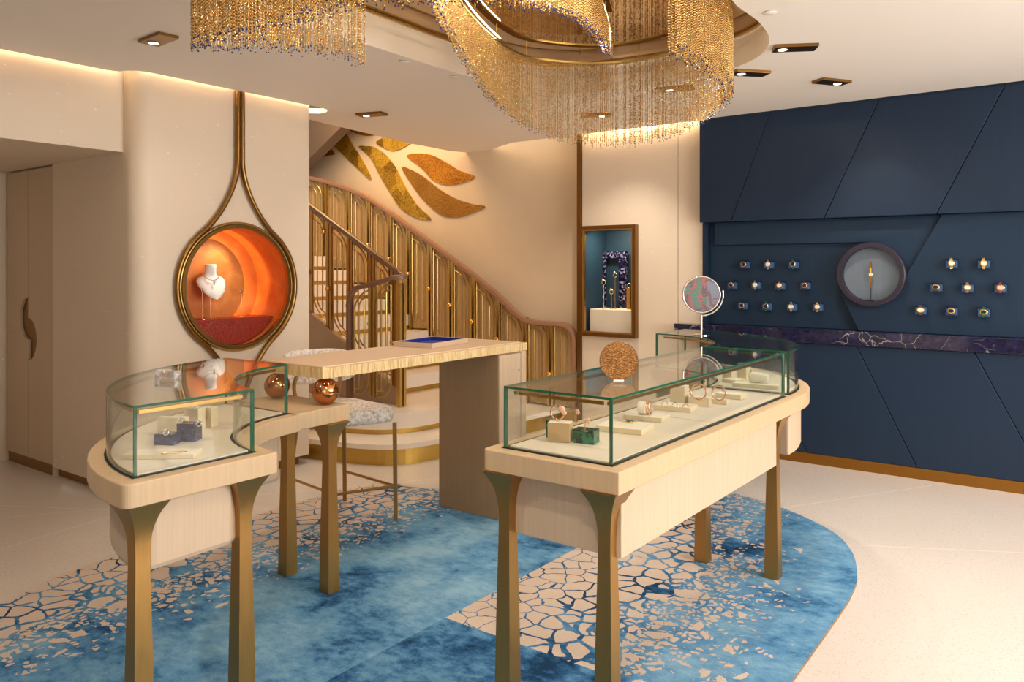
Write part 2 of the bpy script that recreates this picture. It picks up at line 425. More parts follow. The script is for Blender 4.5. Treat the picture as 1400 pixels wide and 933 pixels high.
# ------------------------------------------------------------------ carpet material (object space = room frame b, n)
def carpet_mat():
    t = NT('cracked_ice_carpet'); v = t.coord(); xyz = t.sep(v); b, n = xyz[0], xyz[1]
    warp = t.noise(v, 5, 3, .6, out=1); wv = t.vadd(v, warp, .09)
    nz = t.math('SUBTRACT', t.noise(v, 1.6, 3, .6), .5); nz2 = t.math('SUBTRACT', t.noise(v, 5, 2), .5)
    nn = t.math('ADD', t.math('MULTIPLY', nz, 1.5), t.math('MULTIPLY', nz2, .5))
    gl = t.math('ADD', t.mrange(b, -4.12, -3.38, 0, 1, False), t.math('MULTIPLY', nn, .42))
    far = t.mrange(n, 3.7, 4.9, 0, .55)
    gr = t.math('ADD', t.math('ADD', t.mrange(b, -2.1, -1.22, 0, 1, False), far), t.math('MULTIPLY', nn, .36))
    inr = t.math('MULTIPLY', t.math('GREATER_THAN', b, -2.315), t.math('GREATER_THAN', n, 2.606))
    g = t.mix(inr, gl, gr); g = t.math('MULTIPLY', t.math('ADD', g, 0), 1)
    g = t.math('MAXIMUM', g, 0)
    off = t.math('MULTIPLY', t.math('GREATER_THAN', b, -2.315), t.math('LESS_THAN', n, 2.606))
    g = t.math('MAXIMUM', g, t.math('MULTIPLY', off, 2))
    d1 = t.voro(wv, 9.5, 'DISTANCE_TO_EDGE'); d2 = t.voro(wv, 17, 'DISTANCE_TO_EDGE'); d3 = t.voro(wv, 34, 'DISTANCE_TO_EDGE')
    r1 = t.sep(t.voro(wv, 9.5, 'F1', 'Color'))[0]; r2 = t.sep(t.voro(wv, 17, 'F1', 'Color'))[0]; r3 = t.sep(t.voro(wv, 34, 'F1', 'Color'))[0]
    n3 = t.math('MULTIPLY', t.noise(v, 3.5, 1), .055)
    e = t.math('ADD', g, t.math('MULTIPLY', t.math('SUBTRACT', r1, .5), .5))
    s1 = t.math('MULTIPLY', t.math('GREATER_THAN', d1, t.math('ADD', t.mrange(g, 0, .9, .002, .12), n3)), t.math('LESS_THAN', e, .6))
    s2 = t.math('MULTIPLY', t.math('GREATER_THAN', d2, t.mrange(g, 0, 1, .05, .2)), t.math('LESS_THAN', t.math('ADD', g, t.math('MULTIPLY', t.math('SUBTRACT', r2, .5), .7)), .86))
    s2 = t.math('MULTIPLY', s2, t.math('GREATER_THAN', e, .6))
    s3 = t.math('MULTIPLY', t.math('GREATER_THAN', d3, .16), t.math('LESS_THAN', t.math('ADD', g, t.math('MULTIPLY', r3, .75)), 1.2))
    s3 = t.math('MULTIPLY', s3, t.math('GREATER_THAN', g, .55))
    stone = t.math('MAXIMUM', s1, t.math('MAXIMUM', s2, s3))
    f1 = t.noise(wv, 2.2, 6, .65); f2 = t.noise(t.coord('Object', (1, 1.6, 1)), 16, 5, .7)
    f = t.math('ADD', t.math('MULTIPLY', f1, .72), t.math('MULTIPLY', f2, .28))
    f = t.math('SUBTRACT', f, t.mrange(g, .3, .85, .10, 0))
    f = t.math('SUBTRACT', f, t.math('MULTIPLY', off, .07))
    blue = t.ramp(f, [(.34, s2l((22, 58, 92))), (.40, s2l((52, 104, 150))), (.47, s2l((96, 152, 194))), (.62, s2l((148, 194, 220)))])
    cream = t.mix(t.noise(v, 12, 4), s2l((216, 194, 172)), s2l((232, 214, 194)))
    pile = t.noise(v, 260, 2)
    col = t.mix(stone, blue, cream); col = t.mix(t.mrange(pile, .3, .7, 0, .3), col, (.02, .04, .06))
    h = t.math('ADD', t.math('MULTIPLY', stone, .8), t.math('MULTIPLY', pile, .5)); t.bump(h, .5, .006)
    return t.set(col, .95, spec=.1)
m_carpet = carpet_mat()

# ------------------------------------------------------------------ room shell
ZC = 2.83
mb = MB(); mb.box(-6.6, 7.5, -3.5, 11, -.2, 0); struct('floor', mb, m_floor)

def wallbox(name, b0, b1, n0, n1, z0, z1, m, **k):
    mb = MB(); mb.box(b0, b1, n0, n1, z0, z1)
    o = struct(name, mb, m, **k); o.rotation_euler = (0, 0, -TH); return o
# left column with the rounded corner and the round niche cut through it
def column_wall():
    hb, hz, hr = None, None, None
    nc = 0.0
    # niche centre on the plane b=-5.06
    r = (325-CX)/F; Y = -5.06/(CT*r-ST); n_c = (ST*r+CT)*Y; z_c = H-(392-HY)*Y/F
    return n_c, z_c
NCN, NCZ = column_wall(); NR = .43
mb = MB()
# face b=-5.06 with circular hole (n from 2.80 to 4.085)
def face_with_hole(mb, n0, n1, z0, z1, cn, cz, r, b, seg=48):
    outer = []; inner = []
    for i in range(seg):
        a = 2*math.pi*i/seg; c, s = math.cos(a), math.sin(a)
        k = min(((n1-cn) if c > 0 else (cn-n0))/abs(c) if abs(c) > 1e-6 else 1e9, ((z1-cz) if s > 0 else (cz-z0))/abs(s) if abs(s) > 1e-6 else 1e9)
        outer.append(Vector((b, cn+c*k, cz+s*k))); inner.append(Vector((b, cn+c*r, cz+s*r)))
    k = seg
    mb.add(outer+inner, [(i, (i+1) % k, k+(i+1) % k, k+i) for i in range(k)])
    for (yy, zz) in ((n0, z0), (n1, z0), (n1, z1), (n0, z1)):      # close the corner triangles
        ang = math.atan2(zz-cz, yy-cn) % (2*math.pi); i = int(ang/(2*math.pi)*seg)
        mb.add([outer[i], outer[(i+1) % k], Vector((b, yy, zz))], [(0, 1, 2)])
rc = .12
face_with_hole(mb, 2.66+rc, 4.085-.03, .07, 3.2, NCN, NCZ, NR+.02, -5.06)
pl = arcp(-5.06-rc, 2.66+rc, rc, 0, -90, 8); pr = arcp(-5.06-.03, 4.085-.03, .03, 0, 90, 4)
def ribbon(mb, pts, z0, z1, mi=0):
    k = len(pts); mb.add([(p[0], p[1], z0) for p in pts]+[(p[0], p[1], z1) for p in pts], [(i, i+1, k+i+1, k+i) for i in range(k-1)], mi)
ribbon(mb, pl+[(-6.262, 2.66)], .07, 3.2)
ribbon(mb, pr+[(-7.2, 4.085)], .07, 3.2)
ribbon(mb, [(-6.262, 2.66), (-6.262, 2.70), (-7.1, 2.70)], .0, 3.2)
o = struct('wall_left', mb, m_fab, smooth=35); o.rotation_euler = (0, 0, -TH)
# bronze toe kick under the column
mb = MB(); ribbon(mb, [(-6.9, 2.70), (-5.06-.04-rc, 2.70)]+arcp(-5.10-rc, 2.70+rc, rc, -90, 0, 8)+[(-5.10, 3.95)]+arcp(-5.10-.1, 3.95, .1, 0, 90, 6)+[(-6.5, 4.05)], 0, .075)
o = struct('baseboard_left', mb, m_frame); o.rotation_euler = (0, 0, -TH)
wallbox('wall_side', -7.3, -7.1, -3, 2.72, 0, 2.4, m_fab)
wallbox('wall_soffit', -7.3, -5.22, -3, 2.66, 2.323, 3.2, m_fab)
# tall cupboard let into the wall, two doors with half-moon pulls
cup = thing('tall_cupboard', 'tall oak cupboard with two flush doors and half-moon pulls under the soffit on the left', 'cupboard', RW(-6.66, 2.66, 0), -TH)
def door(x0, x1, side, pz):
    w_ = .15; pr = .165
    edge = []
    if side == 'R':    # moon cut at right edge of the left door
        pts = [(x0, .085), (x1, .085)]+[(x1-w_*math.cos(R(a)), pz+pr*math.sin(R(a))) for a in range(-90, 91, 12)]+[(x1, 2.31), (x0, 2.31)]
    else:
        pts = [(x0, .085), (x1, .085), (x1, 2.31), (x0, 2.31)]+[(x0+w_*math.cos(R(a)), pz+pr*math.sin(R(a))) for a in range(90, -91, -12)]
    M = Matrix(((1, 0, 0, 0), (0, 0, 1, 0), (0, 1, 0, 0), (0, 0, 0, 1)))
    mb = MB(); mb.prism(pts, 0, .035, M)
    d = build('door', mb, m_door, cup)
    cx = x1 if side == 'R' else x0; sg = -1 if side == 'R' else 1
    hp = [(cx, pz-pr+.001)]+[(cx+sg*(w_-.002)*math.cos(R(a)), pz+(pr-.001)*math.sin(R(a))) for a in range(-84, 85, 12)]+[(cx, pz+pr-.001)]
    mb = MB(); mb.prism(hp, .02, .034, M); build('recessed_pull', mb, m_frame, d, label='dark bronze half-moon pull')
door(-.41, -.025, 'R', 1.16); door(-.02, .395, 'L', 1.0)
mb = MB(); mb.box(-.41, .395, .0355, .06, .06, 2.32); build('carcass', mb, m_black, cup)
mb = MB(); mb.box(-.41, .395, .012, .034, 0.0, .08); build('plinth', mb, m_frame, cup)

# niche interior: open drum behind the wall
nc_o = thing('round_niche', 'round orange-lined wall niche behind glass in a teardrop of brass tubes', 'niche', RW(-5.06, NCN, NCZ), -TH)
def ringpts(r, x, seg=48): return [Vector((x, r*math.cos(2*math.pi*i/seg), r*math.sin(2*math.pi*i/seg))) for i in range(seg)]
mb = MB(); dp = .38
mb.loft([ringpts(NR+.005, 0), ringpts(NR+.005, -dp)], cap=False); mb.add(ringpts(NR+.005, -dp), [tuple(range(48))])
build('lining', mb, m_orange, nc_o, smooth=40)
mb = MB()   # backlit moon disc standing off the back
dc = Vector((-dp+.08, -.10, .01)); rd = .35
mb.loft([[dc+Vector((x, r*math.cos(2*math.pi*i/48), r*math.sin(2*math.pi*i/48))) for i in range(48)] for r, x in ((rd, 0), (rd, .015), (rd-.006, .02))])
# keep the disc inside the drum
for i, p in enumerate(mb.v):
    q = math.hypot(p.y, p.z)
    if q > NR-.01: mb.v[i] = Vector((p.x, p.y*(NR-.01)/q, p.z*(NR-.01)/q))
build('moon_disc', mb, m_orange, nc_o, label='raised backlit orange disc')
mb = MB()
for i in range(0, 40):
    a0, a1 = R(-75+i*4), R(-75+(i+1)*4)
    if True:
        q = [(dc.y+(rd-.05)*math.cos(a), dc.z+(rd-.05)*math.sin(a)) for a in (a0, a1)]
        if all(math.hypot(*p) < NR-.03 for p in q):
            mb.tube([(dc.x-.02, *q[0]), (dc.x-.02, *q[1])], .007, 6)
build('led_strip', mb, emit('niche_led', (255, 214, 140), 22), nc_o, label='warm strip light behind the disc')
mb = MB(); sh = -.235
half = math.sqrt(NR**2-sh**2)
poly = [(half*.995*s_, sh) for s_ in (-1,)]+[(NR*.995*math.cos(R(a)), NR*.995*math.sin(R(a))) for a in np.linspace(180+33.2, 360-33.2, 24)]
M = Matrix(((0, 0, 1, 0), (1, 0, 0, 0), (0, 1, 0, 0), (0, 0, 0, 1)))
mb.prism(poly[1:], -dp+.005, -.07, M); build('shelf', mb, m_redleather, nc_o, label='russet pebbled leather shelf')
mb = MB(); mb.loft([ringpts(NR+.004, .004), ringpts(NR+.004, .01)]); build('glass_pane', mb, m_smoke, nc_o)
def ring_band(r0, r1, x0, x1, seg=64):
    mb = MB(); mb.loft([ringpts(r1, x0, seg), ringpts(r1, x1, seg), ringpts(r0, x1, seg), ringpts(r0, x0, seg)], cap=False, closed=True); return mb
build('inner_ring', ring_band(NR-.005, NR+.022, .0, .035), m_frame, nc_o, smooth=40)
# teardrop of two tubes running round the circle and joining above and below
def tear(sg):
    pts = []; rr = NR+.058
    for z in np.linspace(ZC+.1-NCZ, .92, 8): pts.append((.03, sg*.019, z))
    for t_ in np.linspace(0, 1, 12)[1:]:
        a = R(52); ex, ez = rr*math.cos(a), rr*math.sin(a)
        p0 = Vector((.019, .92)); p3 = Vector((ex, ez)); p1 = Vector((.019, .72)); p2 = p3+Vector((-math.sin(a), math.cos(a)))*.17
        q = p0*(1-t_)**3+3*p1*t_*(1-t_)**2+3*p2*t_*t_*(1-t_)+p3*t_**3
        pts.append((.03, sg*q.x, q.y))
    for a in np.linspace(52, -52, 26)[1:-1]: pts.append((.03, sg*rr*math.cos(R(a)), rr*math.sin(R(a))))
    for t_ in np.linspace(0, 1, 12):
        a = R(-52); p0 = Vector((rr*math.cos(a), rr*math.sin(a))); p1 = p0+Vector((-math.cos(R(38)), -math.sin(R(38))))*.17
        p3 = Vector((.019, -.92)); p2 = Vector((.019, -.74))
        q = p0*(1-t_)**3+3*p1*t_*(1-t_)**2+3*p2*t_*t_*(1-t_)+p3*t_**3
        pts.append((.03, sg*q.x, q.y))
    for z in np.linspace(-.95, -NCZ+.09, 4): pts.append((.03, sg*.019, z))
    return pts
for sg in (-1, 1):
    mb = MB(); mb.tube(tear(sg), .0185, 10); build('brass_tube', mb, m_frame, nc_o, smooth=60)
mb = MB(); mb.torus((.018, 0, 0), NR+.03, .012, 64, 8, Matrix(((0, 0, 1), (1, 0, 0), (0, 1, 0)))); build('outer_ring', mb, m_brass, nc_o, smooth=60)
lp = bpy.data.lights.new('niche_spot', 'SPOT'); lp.energy = 3.2; lp.spot_size = R(110); lp.spot_blend = .8; lp.color = (1, .9, .74); lp.shadow_soft_size = .03
lo = bpy.data.objects.new('niche_spot', lp); COL.objects.link(lo); lo.location = RW(-5.06-.10, NCN+.05, NCZ+.36)
lo.rotation_euler = (RW(-5.06-.28, NCN-.12, NCZ-.1)-lo.location).to_track_quat('-Z', 'Y').to_euler()

# ------------------------------------------------------------------ ceiling
hole = [(-.85, 4.49), (-.55, 4.92), (-.265, 5.3), (-.05, 5.57), (.21, 5.74), (.5, 5.78), (.736, 5.68), (.98, 5.54), (1.23, 5.33), (1.41, 5.06), (1.49, 4.75), (1.44, 4.42),
        (1.28, 4.1), (1.05, 3.77), (.88, 3.3), (.78, 2.8), (.55, 2.35), (0, 2.05), (-.7, 1.95), (-1.4, 2.1), (-1.75, 2.6), (-1.68, 3.3), (-1.28, 3.96)]
hole = [(p[0], p[1]) for p in cat_rom(hole, 5, True)]
outer = [RW(-5.15, -3), RW(-5.15, 2.52), RW(-5.13, 2.58)]+[RW(*p) for p in arcp(-5.10, 2.70, .11, 200, 270, 3)][1:2]
outer = [RW(-5.15, -3), RW(-5.15, 2.52), RW(-5.12, 2.585), RW(-5.06, 2.60), RW(-5.01, 2.64), RW(-4.99, 2.70), RW(-4.99, 4.02),
         RW(-4.99, 4.14), RW(-5.02, 4.22), RW(-5.09, 4.27), RW(-5.18, 4.28), RW(-5.24, 4.22), RW(-5.24, 4.1), RW(-7.0, 4.1)]
e0 = PZ(420, 163, ZC); e1 = PZ(466, 174, ZC); e2 = PZ(560, 196, ZC); e3 = PZ(615, 206.5, ZC); e4 = PZ(640, 209, ZC); e5 = PZ(662, 207.5, ZC)
outer += [RW(-7.0, 4.35), e0, e1, e2, e3, e4, e5]
outer += [RW(PN(700, 0, 6.44)[0], 6.44), RW(-2.80, 6.44), RW(-2.72, 6.40), RW(3.4, 6.40), RW(3.4, -3)]
def flat_with_hole(name, outer, holes, z, m, kind=True):
    bm = bmesh.new(); edges = []
    for loop in [outer]+holes:
        vs = [bm.verts.new((p[0], p[1], z)) for p in loop]
        edges += [bm.edges.new((vs[i], vs[(i+1) % len(vs)])) for i in range(len(vs))]
    bmesh.ops.triangle_fill(bm, use_beauty=True, use_dissolve=False, edges=edges, normal=(0, 0, -1))
    me = bpy.data.meshes.new(name); bm.to_mesh(me); bm.free(); me.materials.append(m)
    o = bpy.data.objects.new(name, me); COL.objects.link(o); o['kind'] = 'structure'; return o
flat_with_hole('ceiling', outer, [hole], ZC, m_ceil)
mb = MB(); oo = outer+[outer[0]]; ribbon(mb, [(p[0], p[1]) for p in oo], ZC, ZC+.04); struct('ceiling_edge', mb, m_ceil)
def grow(poly, d):
    n = len(poly); out = []
    A = sum(poly[i][0]*poly[(i+1) % n][1]-poly[(i+1) % n][0]*poly[i][1] for i in range(n))
    for i in range(n):
        t_ = Vector(poly[(i+1) % n])-Vector(poly[i-1]); t_.normalize(); nn = Vector((t_.y, -t_.x))*(1 if A > 0 else -1)
        out.append((poly[i][0]+nn.x*d, poly[i][1]+nn.y*d))
    return out
hole2 = grow(hole, .03); hole3 = grow(hole, .045)
m_tier = plain('gilded_white_tier', (234, 222, 202), .45)
mb = MB(); ribbon(mb, hole+[hole[0]], ZC, 2.94); k = len(hole)
mb.add([(*p, 2.94) for p in hole]+[(*p, 2.94) for p in hole2], [(i, (i+1) % k, k+(i+1) % k, k+i) for i in range(k)])
ribbon(mb, hole2+[hole2[0]], 2.94, 3.03); struct('ceiling_tier', mb, m_tier, smooth=30)
mb = MB(); mb.sweep([Vector((*p, 3.034)) for p in hole2], [(-.02, -.006), (.02, -.006), (.02, .006), (-.02, .006)], closed=True); struct('trim_1', mb, m_goldrail)
mb = MB(); mb.add([(*p, 3.045) for p in hole3], [tuple(range(len(hole3)))]); struct('ceiling_mirror', mb, m_cmirror)
# lid above the coves
mb = MB()
lid = [(-7.3, -3), (-7.3, 4.6), (-5.9, 4.6), (-4.9, 4.45), (-4.9, -3)]
mb.add([RW(p[0], p[1], 3.2) for p in lid], [tuple(range(5))])
mb.add([RW(*p, 3.2) for p in ((-4.5, 6.2), (-4.1, 7.0), (3.6, 7.0), (3.6, 6.2))], [(0, 1, 2, 3)])
struct('ceiling_cove', mb, m_ceil)

# ------------------------------------------------------------------ back walls
NP, NSW = 6.53, 6.69     # white panel plane, stair wall plane
bT, _ = PN(796, 0, NP); bS, _ = PN(927, 0, NP)
so0 = PN(797, 311, NP)[0]; so1 = PN(873, 463, NP)[0]; sz0 = PN(797, 311, NP)[1]; sz0 = PN(873, 463, NP)[1]; sz1 = PN(873, 307, NP)[1]
mb = MB()
for (a, c, z0, z1) in ((bT, bS-.003, 0, sz0+.02), (bT, bS-.003, sz1-.019, 3.2), (bT, so0+.004, sz0+.02, sz1-.019), (so1-.004, bS-.003, sz0+.02, sz1-.019)): mb.box(a, c, NP, NP+.12, z0, z1)
o = struct('wall_back', mb, m_fab); o.rotation_euler = (0, 0, -TH)
wallbox('wall_return', bS+.003, -2.785, NP, NP+.12, 0, 3.2, m_fab)
wallbox('trim_2', bT-.045, bT-.005, NP-.025, NP+.14, 0, 3.2, m_frame)
sw = [(bT-.045, NSW)]+[(bT-.045-(.5*i), NSW) for i in range(1, 7)]
bl = -7.05
sw = [(bT-.045, NSW), (-5.0, NSW), (-6.0, NSW), (-7.5, NSW), (-9.4, NSW)]
swc = [tuple(p) for p in cat_rom(sw, 6)]
mb = MB(); ribbon(mb, swc, 0, 5.0); k = len(swc)
ribbon(mb, [(p[0], p[1]+.12) for p in swc], 0, 5.0)
o = struct('wall_stair', mb, m_stairwall, smooth=40); o.rotation_euler = (0, 0, -TH)
# stairwell shaft
mb = MB(); mb.box(-9.6, -9.4, 4.3, 6.8, 0, 5.0); mb.box(-9.6, bT-.05, 4.0, 7.0, 5.0, 5.1)
o = struct('wall_shaft', mb, m_stairwall); o.rotation_euler = (0, 0, -TH)
# soffit of the upper flight crossing the top left of the stair wall
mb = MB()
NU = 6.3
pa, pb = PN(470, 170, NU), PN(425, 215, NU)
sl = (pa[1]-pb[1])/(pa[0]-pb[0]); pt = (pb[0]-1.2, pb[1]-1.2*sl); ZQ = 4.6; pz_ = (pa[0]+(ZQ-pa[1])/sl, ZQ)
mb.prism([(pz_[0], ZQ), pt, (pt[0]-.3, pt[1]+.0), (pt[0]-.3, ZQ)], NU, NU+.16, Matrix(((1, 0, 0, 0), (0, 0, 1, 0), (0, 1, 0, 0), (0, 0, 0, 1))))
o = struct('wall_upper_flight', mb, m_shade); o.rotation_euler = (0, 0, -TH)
wallbox('wall_front_blocker', -7.3, .2, -3.3, -3.2, 0, 3.2, m_oakdark)  # unseen dark wall and side stub added behind the camera to cut light
wallbox('wall_side_rear', -7.3, -7.1, -3.2, -3, 0, 3.2, m_fab)
wallbox('wall_right', -2.784, 3.6, 6.60, 6.8, 0, 3.2, m_blue)
wallbox('wall_shop_side', 3.4, 3.6, 1.0, 6.6, 0, 3.2, m_fab)
wallbox('baseboard_right', -2.78, 3.4, 6.43, 6.60, 0, .082, m_base)

# ------------------------------------------------------------------ carpet
cp = [(-2.9, 1.7), (-2.62, 2.7), (-2.343, 3.615), (-2.25, 3.95), (-2.131, 4.185), (-1.8, 4.64), (-1.446, 5.119), (-1.229, 5.417), (-1.03, 5.62), (-.809, 5.64), (-.52, 5.507),
      (.2, 5.75), (.85, 5.74), (1.372, 5.507), (1.68, 5.183), (1.862, 4.676), (1.85, 4.314), (1.73, 3.957), (1.609, 3.737), (1.475, 3.539), (1.054, 2.958), (.5, 2.2), (.1, 1.6), (-1.3, 1.0)]
cpl = [BN(p[0], p[1]) for p in cat_rom(cp, 6, True)]
mb = MB(); mb.prism(cpl, 0.0005, .012, top=0, side=1)
single('carpet', mb, [m_carpet, m_brass], 'large blue carpet with cream cracked-ice pattern under the display tables', 'carpet', rz=-TH)
CZ = .0125

# ------------------------------------------------------------------ staircase
XZ = Matrix(((1, 0, 0, 0), (0, 0, 1, 0), (0, 1, 0, 0), (0, 0, 0, 1)))      # (x, z) polygon extruded along y
B0 = -4.044
stair = thing('staircase', 'white terrazzo staircase with gold riser strips rising behind the desk', 'staircase', RW(-5, 5.8, 0), -TH)
nb = NSW-.03
def step_poly(front):
    pts = [Vector((*p, 0)) for p in cat_rom(front, 8)]
    return [(p.x, p.y) for p in pts]
f1 = [(-2.7, 7.3), (-2.2, 6.72), (-1.63, 6.40), (-1.0, 6.19), (-.604, 6.40), (-.2, 6.90), (.088, 7.31), (.38, 7.66), (.52, 7.84)]
back1 = [tuple(RW(-4.12, nb)[:2]), tuple(RW(-6.6, nb)[:2]), tuple(RW(-6.6, 5.06)[:2])]
p1 = step_poly(f1)+back1
f2 = [(-2.5, 7.35), (-1.85, 6.86), (-1.29, 6.60), (-.95, 6.60), (-.646, 6.85), (-.38, 7.35), (-.2, 7.9), (-.12, 8.2)]
p2 = step_poly(f2)+[tuple(RW(B0-1.05, nb)[:2]), tuple(RW(-6.6, nb)[:2]), tuple(RW(-6.6, 5.06)[:2])]
def inset(poly, k, d):      # pull the first k points (the front curve) back by d
    out = []
    for i, p in enumerate(poly):
        if i < k:
            a = Vector(poly[max(i-1, 0)]); b_ = Vector(poly[min(i+1, k-1)]); t_ = (b_-a).normalized()
            out.append((p[0]-t_.y*d, p[1]+t_.x*d))
        else: out.append(p)
    return out
k1 = len(p1)-3; k2 = len(p2)-3
def stpart(name, poly, z0, z1, m, label=None):
    mb = MB(); mb.prism([(p[0], p[1]) for p in poly], z0, z1); return build(name, mb, m, stair, world=True, label=label)
stpart('plinth', inset(p1, k1, .015), .0, .125, m_goldbase, 'satin gold plinth under the lowest step')
stpart('step', p1, .126, .165, m_step)
stpart('gold_strip', inset(p2, k2, .012), .166, .205, m_goldbase); stpart('step', p2, .206, .335, m_step)
RISE = .1705
Mw = Matrix.Rotation(-TH, 4, 'Z')
def room(mb): mb.v = [Mw@p for p in mb.v]; return mb
for k in range(8):
    t0 = 1.377+k*.323; z0 = .335+RISE*k; z1 = z0+RISE
    x1 = B0-t0; x0 = -8.0 if k == 7 else x1-.34
    mb = MB(); mb.box(x0, x1, 5.06, nb, z0+.045, z1); build('step', room(mb), m_step, stair, world=True)
    mb = MB(); mb.box(x0, x1-.012, 5.06, nb, z0+.001, z0+.044); build('gold_strip', room(mb), m_goldbase, stair, world=True)
# stringer wall of the inner side
zt = lambda s_: .47+.537*s_
sb = -4.985
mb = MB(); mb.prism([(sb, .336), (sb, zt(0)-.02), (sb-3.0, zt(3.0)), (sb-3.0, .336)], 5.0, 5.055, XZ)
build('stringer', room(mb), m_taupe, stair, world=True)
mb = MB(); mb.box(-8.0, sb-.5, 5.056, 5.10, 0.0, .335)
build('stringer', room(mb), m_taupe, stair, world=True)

# ------------------------------------------------------------------ balustrades
def map_panel(P0, P1, b0, b1, t0, t1):
    """panel plane through plan points P0 -> P1 with bottom and top heights at both ends; local (s metres, h 0..1)"""
    P0, P1 = Vector(P0), Vector(P1); W = (P1-P0).length
    def f(s_, h, off=0):
        u = s_/W; p = P0.lerp(P1, u); z0 = b0+(b1-b0)*u; z1 = t0+(t1-t0)*u
        return Vector((p.x, p.y, z0+(z1-z0)*h))
    return f, W
def loop_pts(W, Hh, ins, rr, small=.008):
    """rounded loop with large radii at two opposite corners, in metres"""
    x0, x1, y0, y1 = ins, W-ins, ins, Hh-ins
    q = min(rr, (x1-x0)*.95)
    return rrect(x0, x1, y0, y1, (q, small, q, small), 6)
def panel(root, f, W, Hh, m, r=.006, flip=False, back=None):
    mb = MB()
    def mp(pts): return [f((W-x) if flip else x, y/Hh) for x, y in pts]
    mb.tube(mp(loop_pts(W, Hh, .012, W*.62)), r, 6, closed=True)
    mb.tube(mp(loop_pts(W, Hh, .012+W*.27, W*.30)), r, 6, closed=True)
    mb.tube(mp([(.012, Hh-.012-W*.24), (W*.5, Hh-.012-W*.24)]), r*.8, 6)
    mb.tube(mp([(W*.5, .012+W*.24), (W-.012, .012+W*.24)]), r*.8, 6)
    return build('panel', mb, m, root, world=True, smooth=60)
def post(root, p, z0, z1, m, tdir, w_=.022, gap=.05, d=.03, slope=0):
    mb = MB(); t_ = Vector((*tdir, 0)).normalized(); nn = Vector((-t_.y, t_.x, 0))
    for s_ in (-1, 1):
        c = Vector((*p, 0))+t_*s_*gap/2
        M = Matrix((t_, nn, Vector((0, 0, 1)))).transposed().to_4x4(); M.translation = c
        mb.box(-w_/2, w_/2, -d/2, d/2, z0, z1+slope*s_*gap/2, M)
    return build('post', mb, m, root, world=True)
rprof = [(-.032, 0), (.032, 0), (.036, .018), (.03, .042), (.012, .05), (-.012, .05), (-.03, .042), (-.036, .018)]
# outer balustrade, against the wall
NB = 6.555
br = thing('stair_balustrade', 'gold panelled balustrade with rosy wooden handrail running down along the stair wall', 'balustrade', RW(-5.2, NB, .165), -TH)
tk = [.10, .374, .689, 1.039, 1.377, 1.694, 2.005, 2.333, 2.641, 3.0, 3.32, 3.66, 4.0]
zr = [1.046, 1.046, 1.08, 1.295, 1.510, 1.695, 1.875, 2.06, 2.235, 2.42, 2.55, 2.66, 2.74]
lv = [.165, .165, .165, .335, .506, .676, .847, 1.017, 1.188, 1.358, 1.529, 1.529, 1.529]
def OB(t_):
    b_ = B0-t_; n_ = NB
    if t_ > 3.0: n_ -= .22*(t_-3.0)**1.5
    return b_, n_
pr_ = []
for z in np.linspace(.175, .82, 5): pr_.append(RW(*OB(.065), z))
for a in np.linspace(0, 90, 8)[1:]: pr_.append(RW(*OB(.065+.19*(1-math.cos(R(a)))), .83+.19*math.sin(R(a))))
top = cat_rom([(.45, 1.02), (.6, 1.028), (.75, 1.075)]+[(t_, z-.012) for t_, z in list(zip(tk, zr))[3:]], 5)
for t_, z in top: pr_.append(RW(*OB(t_), z))
# keep the section upright on the vertical start by using the wall normal as reference
def rail_sweep(mb, path, prof, side):
    rings = []; n = len(path); sd = Vector(side).normalized()
    for i in range(n):
        t_ = (path[min(i+1, n-1)]-path[max(i-1, 0)]).normalized()
        s_ = (sd-t_*sd.dot(t_)).normalized(); up = s_.cross(t_); rings.append([path[i]+s_*a+up*c for a, c in prof])
    mb.loft(rings)
mb = MB(); rail_sweep(mb, pr_, [(a, -c) for a, c in rprof], RW(0, 1, 0)); build('handrail', mb, m_railwood, br, world=True, smooth=50)
for i in range(len(tk)-1):
    g = .035
    (b_a, n_a), (b_b, n_b) = OB(tk[i]+(g if i else -.0)), OB(tk[i+1]-g)
    # first panel has its rounded shoulder on the right
    f, W = map_panel(RW(b_b, n_b)[:2]+(0,) if False else RW(b_b, n_b), RW(b_a, n_a), lv[i]+.02, lv[i]+.02, np.interp(tk[i+1]-g, tk, zr)-.05, np.interp(tk[i]+g, tk, zr)-.05)
    Hh = zr[i]-lv[i]-.1
    panel(br, f, W, Hh, m_goldrail, .0075)
    mbp = MB(); nn = RW(0, 1, 0)*.022
    q = [f(0, .0), f(W, .0), f(W, .97 if i else .80), f(0, 1.0)]
    if i == 0: q = [f(0, 0), f(W, 0), f(W, .80), f(W*.9, .93), f(W*.6, 1.0), f(0, 1.0)]
    kq = len(q); mbp.add([p+nn for p in q]+[p+nn*1.5 for p in q], [tuple(range(kq)), tuple(range(2*kq-1, kq-1, -1))]+[(j, (j+1) % kq, kq+(j+1) % kq, kq+j) for j in range(kq)])
    build('backing_panel', mbp, m_flute, br, world=True)
    if i > 0:
        z1 = np.interp(tk[i], tk, zr)-.03; b_p, n_p = OB(tk[i])
        post(br, RW(b_p, n_p)[:2], lv[i-1]+.001, z1, m_goldrail, RW(1, 0)[:2], .018, .05, .03, slope=-.5 if i > 2 else 0)
        mb = MB(); mb.sphere(RW(b_p, n_p-.03, lv[i]+.47 if i > 1 else lv[i]+.33), .026, 16, 10); build('knob', mb, m_ballgold, br, world=True, smooth=80)
